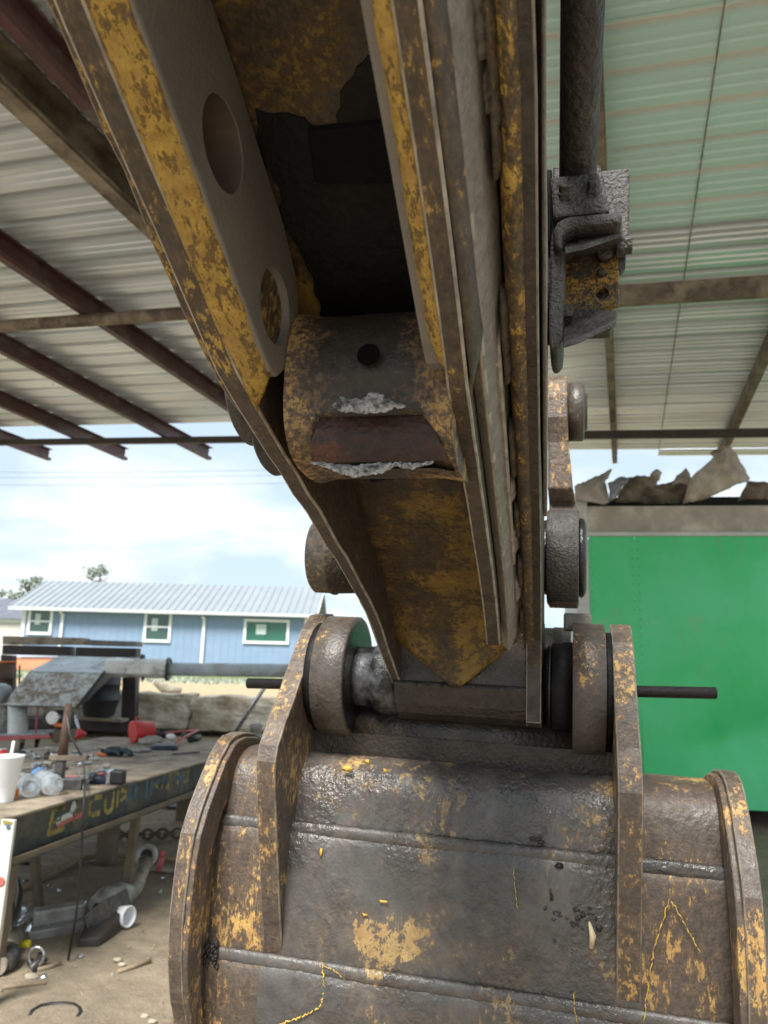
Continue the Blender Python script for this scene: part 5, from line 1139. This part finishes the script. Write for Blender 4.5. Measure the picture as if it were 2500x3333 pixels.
# chain
ch=thing('chain','rusty heavy chain lying on the dirt right of the thick bench post','chain',gd(480,2740));co_=np.array(ch.location)
L0=gd(380,2742);L1=gd(575,2738)
N=9
for k in range(N):
    p=L0+(L1-L0)*(k/(N-1));d=(L1-L0);d/=np.linalg.norm(d);up=np.array([0,0,1.]);sd=up if k%2==0 else np.array([-d[1],d[0],0]);ln=np.linalg.norm(L1-L0)/(N-1)*.72
    pts=[]
    for q in range(12):
        a=2*math.pi*q/12;pts.append(tuple(p-co_+np.array([0,0,.05])+d*ln*math.cos(a)+sd*.04*math.sin(a)))
    part('link',G().tube(pts,.014,6,True),'barrel_rust',ch)
solo('wood_offcut',G().box(gd(545,2838,.02),(.25,.06,.03),-.2),'timber','flat pale offcut near the bucket edge','offcut',None,None,.004)
c=gd(515,2838);solo('spark_plug',G().cyl(c,c+np.array([.02,0,.12]),.022,10).blob(c+np.array([.02,0,.13]),(.03,.03,.03),2,.1),'red_soft','small reddish bolt-like scrap standing beside the pale offcut','bolt')
solo('dark_scrap',G().prism([(0,0),(.28,-.05),(.33,.09),(.16,.14)],2,0,.02),'rubber','flat black offcut lying by the bucket edge','scrap').location=Vector(gd(545,2660))
solo('fence_stub',G().box(gd(598,2690,.3),(.16,.1,.6),.1),'bench_leg','short brown post standing behind the bucket edge','post',None,None,.01)
# nuts and bright bits
for k,(x,y,r) in enumerate(((240,2812,10),(82,2878,11),(162,2893,10),(194,2902,9),(520,2907,9),(143,3186,9),(260,3118,8),(275,2800,7),(214,2966,8),(530,2860,6),(415,2915,6))):
    p=gd(x,y);s=r*mpp(5.2);solo('nut',G().lathe((p[0],p[1],p[2]),(.3*math.sin(k),.25*math.cos(k*2),1),[(0,s*.8),(.2*s,s),(.9*s,s),(1.1*s,s*.8)],8,smooth=False),'chrome',
      ['shiny nut beside the hose, right of the left leg','bright nut lying left of the rear bench leg','shiny nut on the dirt between bench legs','shiny nut beside its twin, nearer the cord','bright nut nearest the bucket edge','bright crumpled foil nut near the lower left sticks','small bright nut below the finned duct','tiny bright nut by the thick bench post','dull bright nut beside the hanging cord','small bright nut just under the offcut','small gold-bright nut at the foot of the front leg'][k],'nut','bright metal nuts scattered on the dirt')
# pebbles and clods
R=random.Random(21);g=G()
for k in range(1400):
    x=R.uniform(-5,1.2);y=R.uniform(2.8,9.5);s=.004+.016*R.random()**3
    if R.random()<.03: s*=1.8
    g.blob((x,y,gz(x,y)+s*.25),(s*R.uniform(.8,1.6),s,s*.6),k,.25,6,4)
tag(part('pebbles',g,'stone'),'small pebbles and clods scattered over the packed dirt','pebbles',None,'stuff')
R=random.Random(22);g=G()
for k in range(260):
    x=R.uniform(-4.2,-.5);y=R.uniform(3.2,8);p=Vector((x,y,gz(x,y)+.008));a=R.uniform(0,6.3);l=R.uniform(.015,.07);g.tube([p,p+Vector((math.cos(a)*l,math.sin(a)*l,R.uniform(0,.012)))],R.uniform(.0015,.005),4)
tag(part('litter',g,'twig'),'tiny chips and twigs of litter strewn over the dirt','litter',None,'stuff')
R=random.Random(23);g=G()
for k in range(90):
    x=-2.0+R.gauss(0,.14);y=5.35+R.gauss(0,.16);p=Vector((x-.1,y-.1,.012));X=Vector((R.uniform(-1,1),R.uniform(-1,1),R.uniform(-.5,.5))).normalized()*.03;Y_=X.orthogonal().normalized()*.025
    g.add([p-X-Y_,p+X-Y_,p+X*.7+Y_,p-X*.8+Y_],[(0,1,2,3)])
tag(part('glass_shards',g,'clear'),'patch of broken glass crumbs beside the rear bench leg','broken glass',None,'stuff')
# green weeds at the foot of the house field
R=random.Random(24);g=G()
for k in range(1500):
    x=R.uniform(-13,-1);y=R.uniform(20.5,24);z=gz(x,y);h=R.uniform(.04,.16);a=R.uniform(0,6.3);w=.025
    g.add([(x-w,y,z),(x+w,y,z),(x+math.cos(a)*.06,y+math.sin(a)*.06,z+h)],[(0,1,2)])
tag(part('weeds',g,M['leaf']),'low green weeds along the far edge of the field','weeds',None,'stuff')
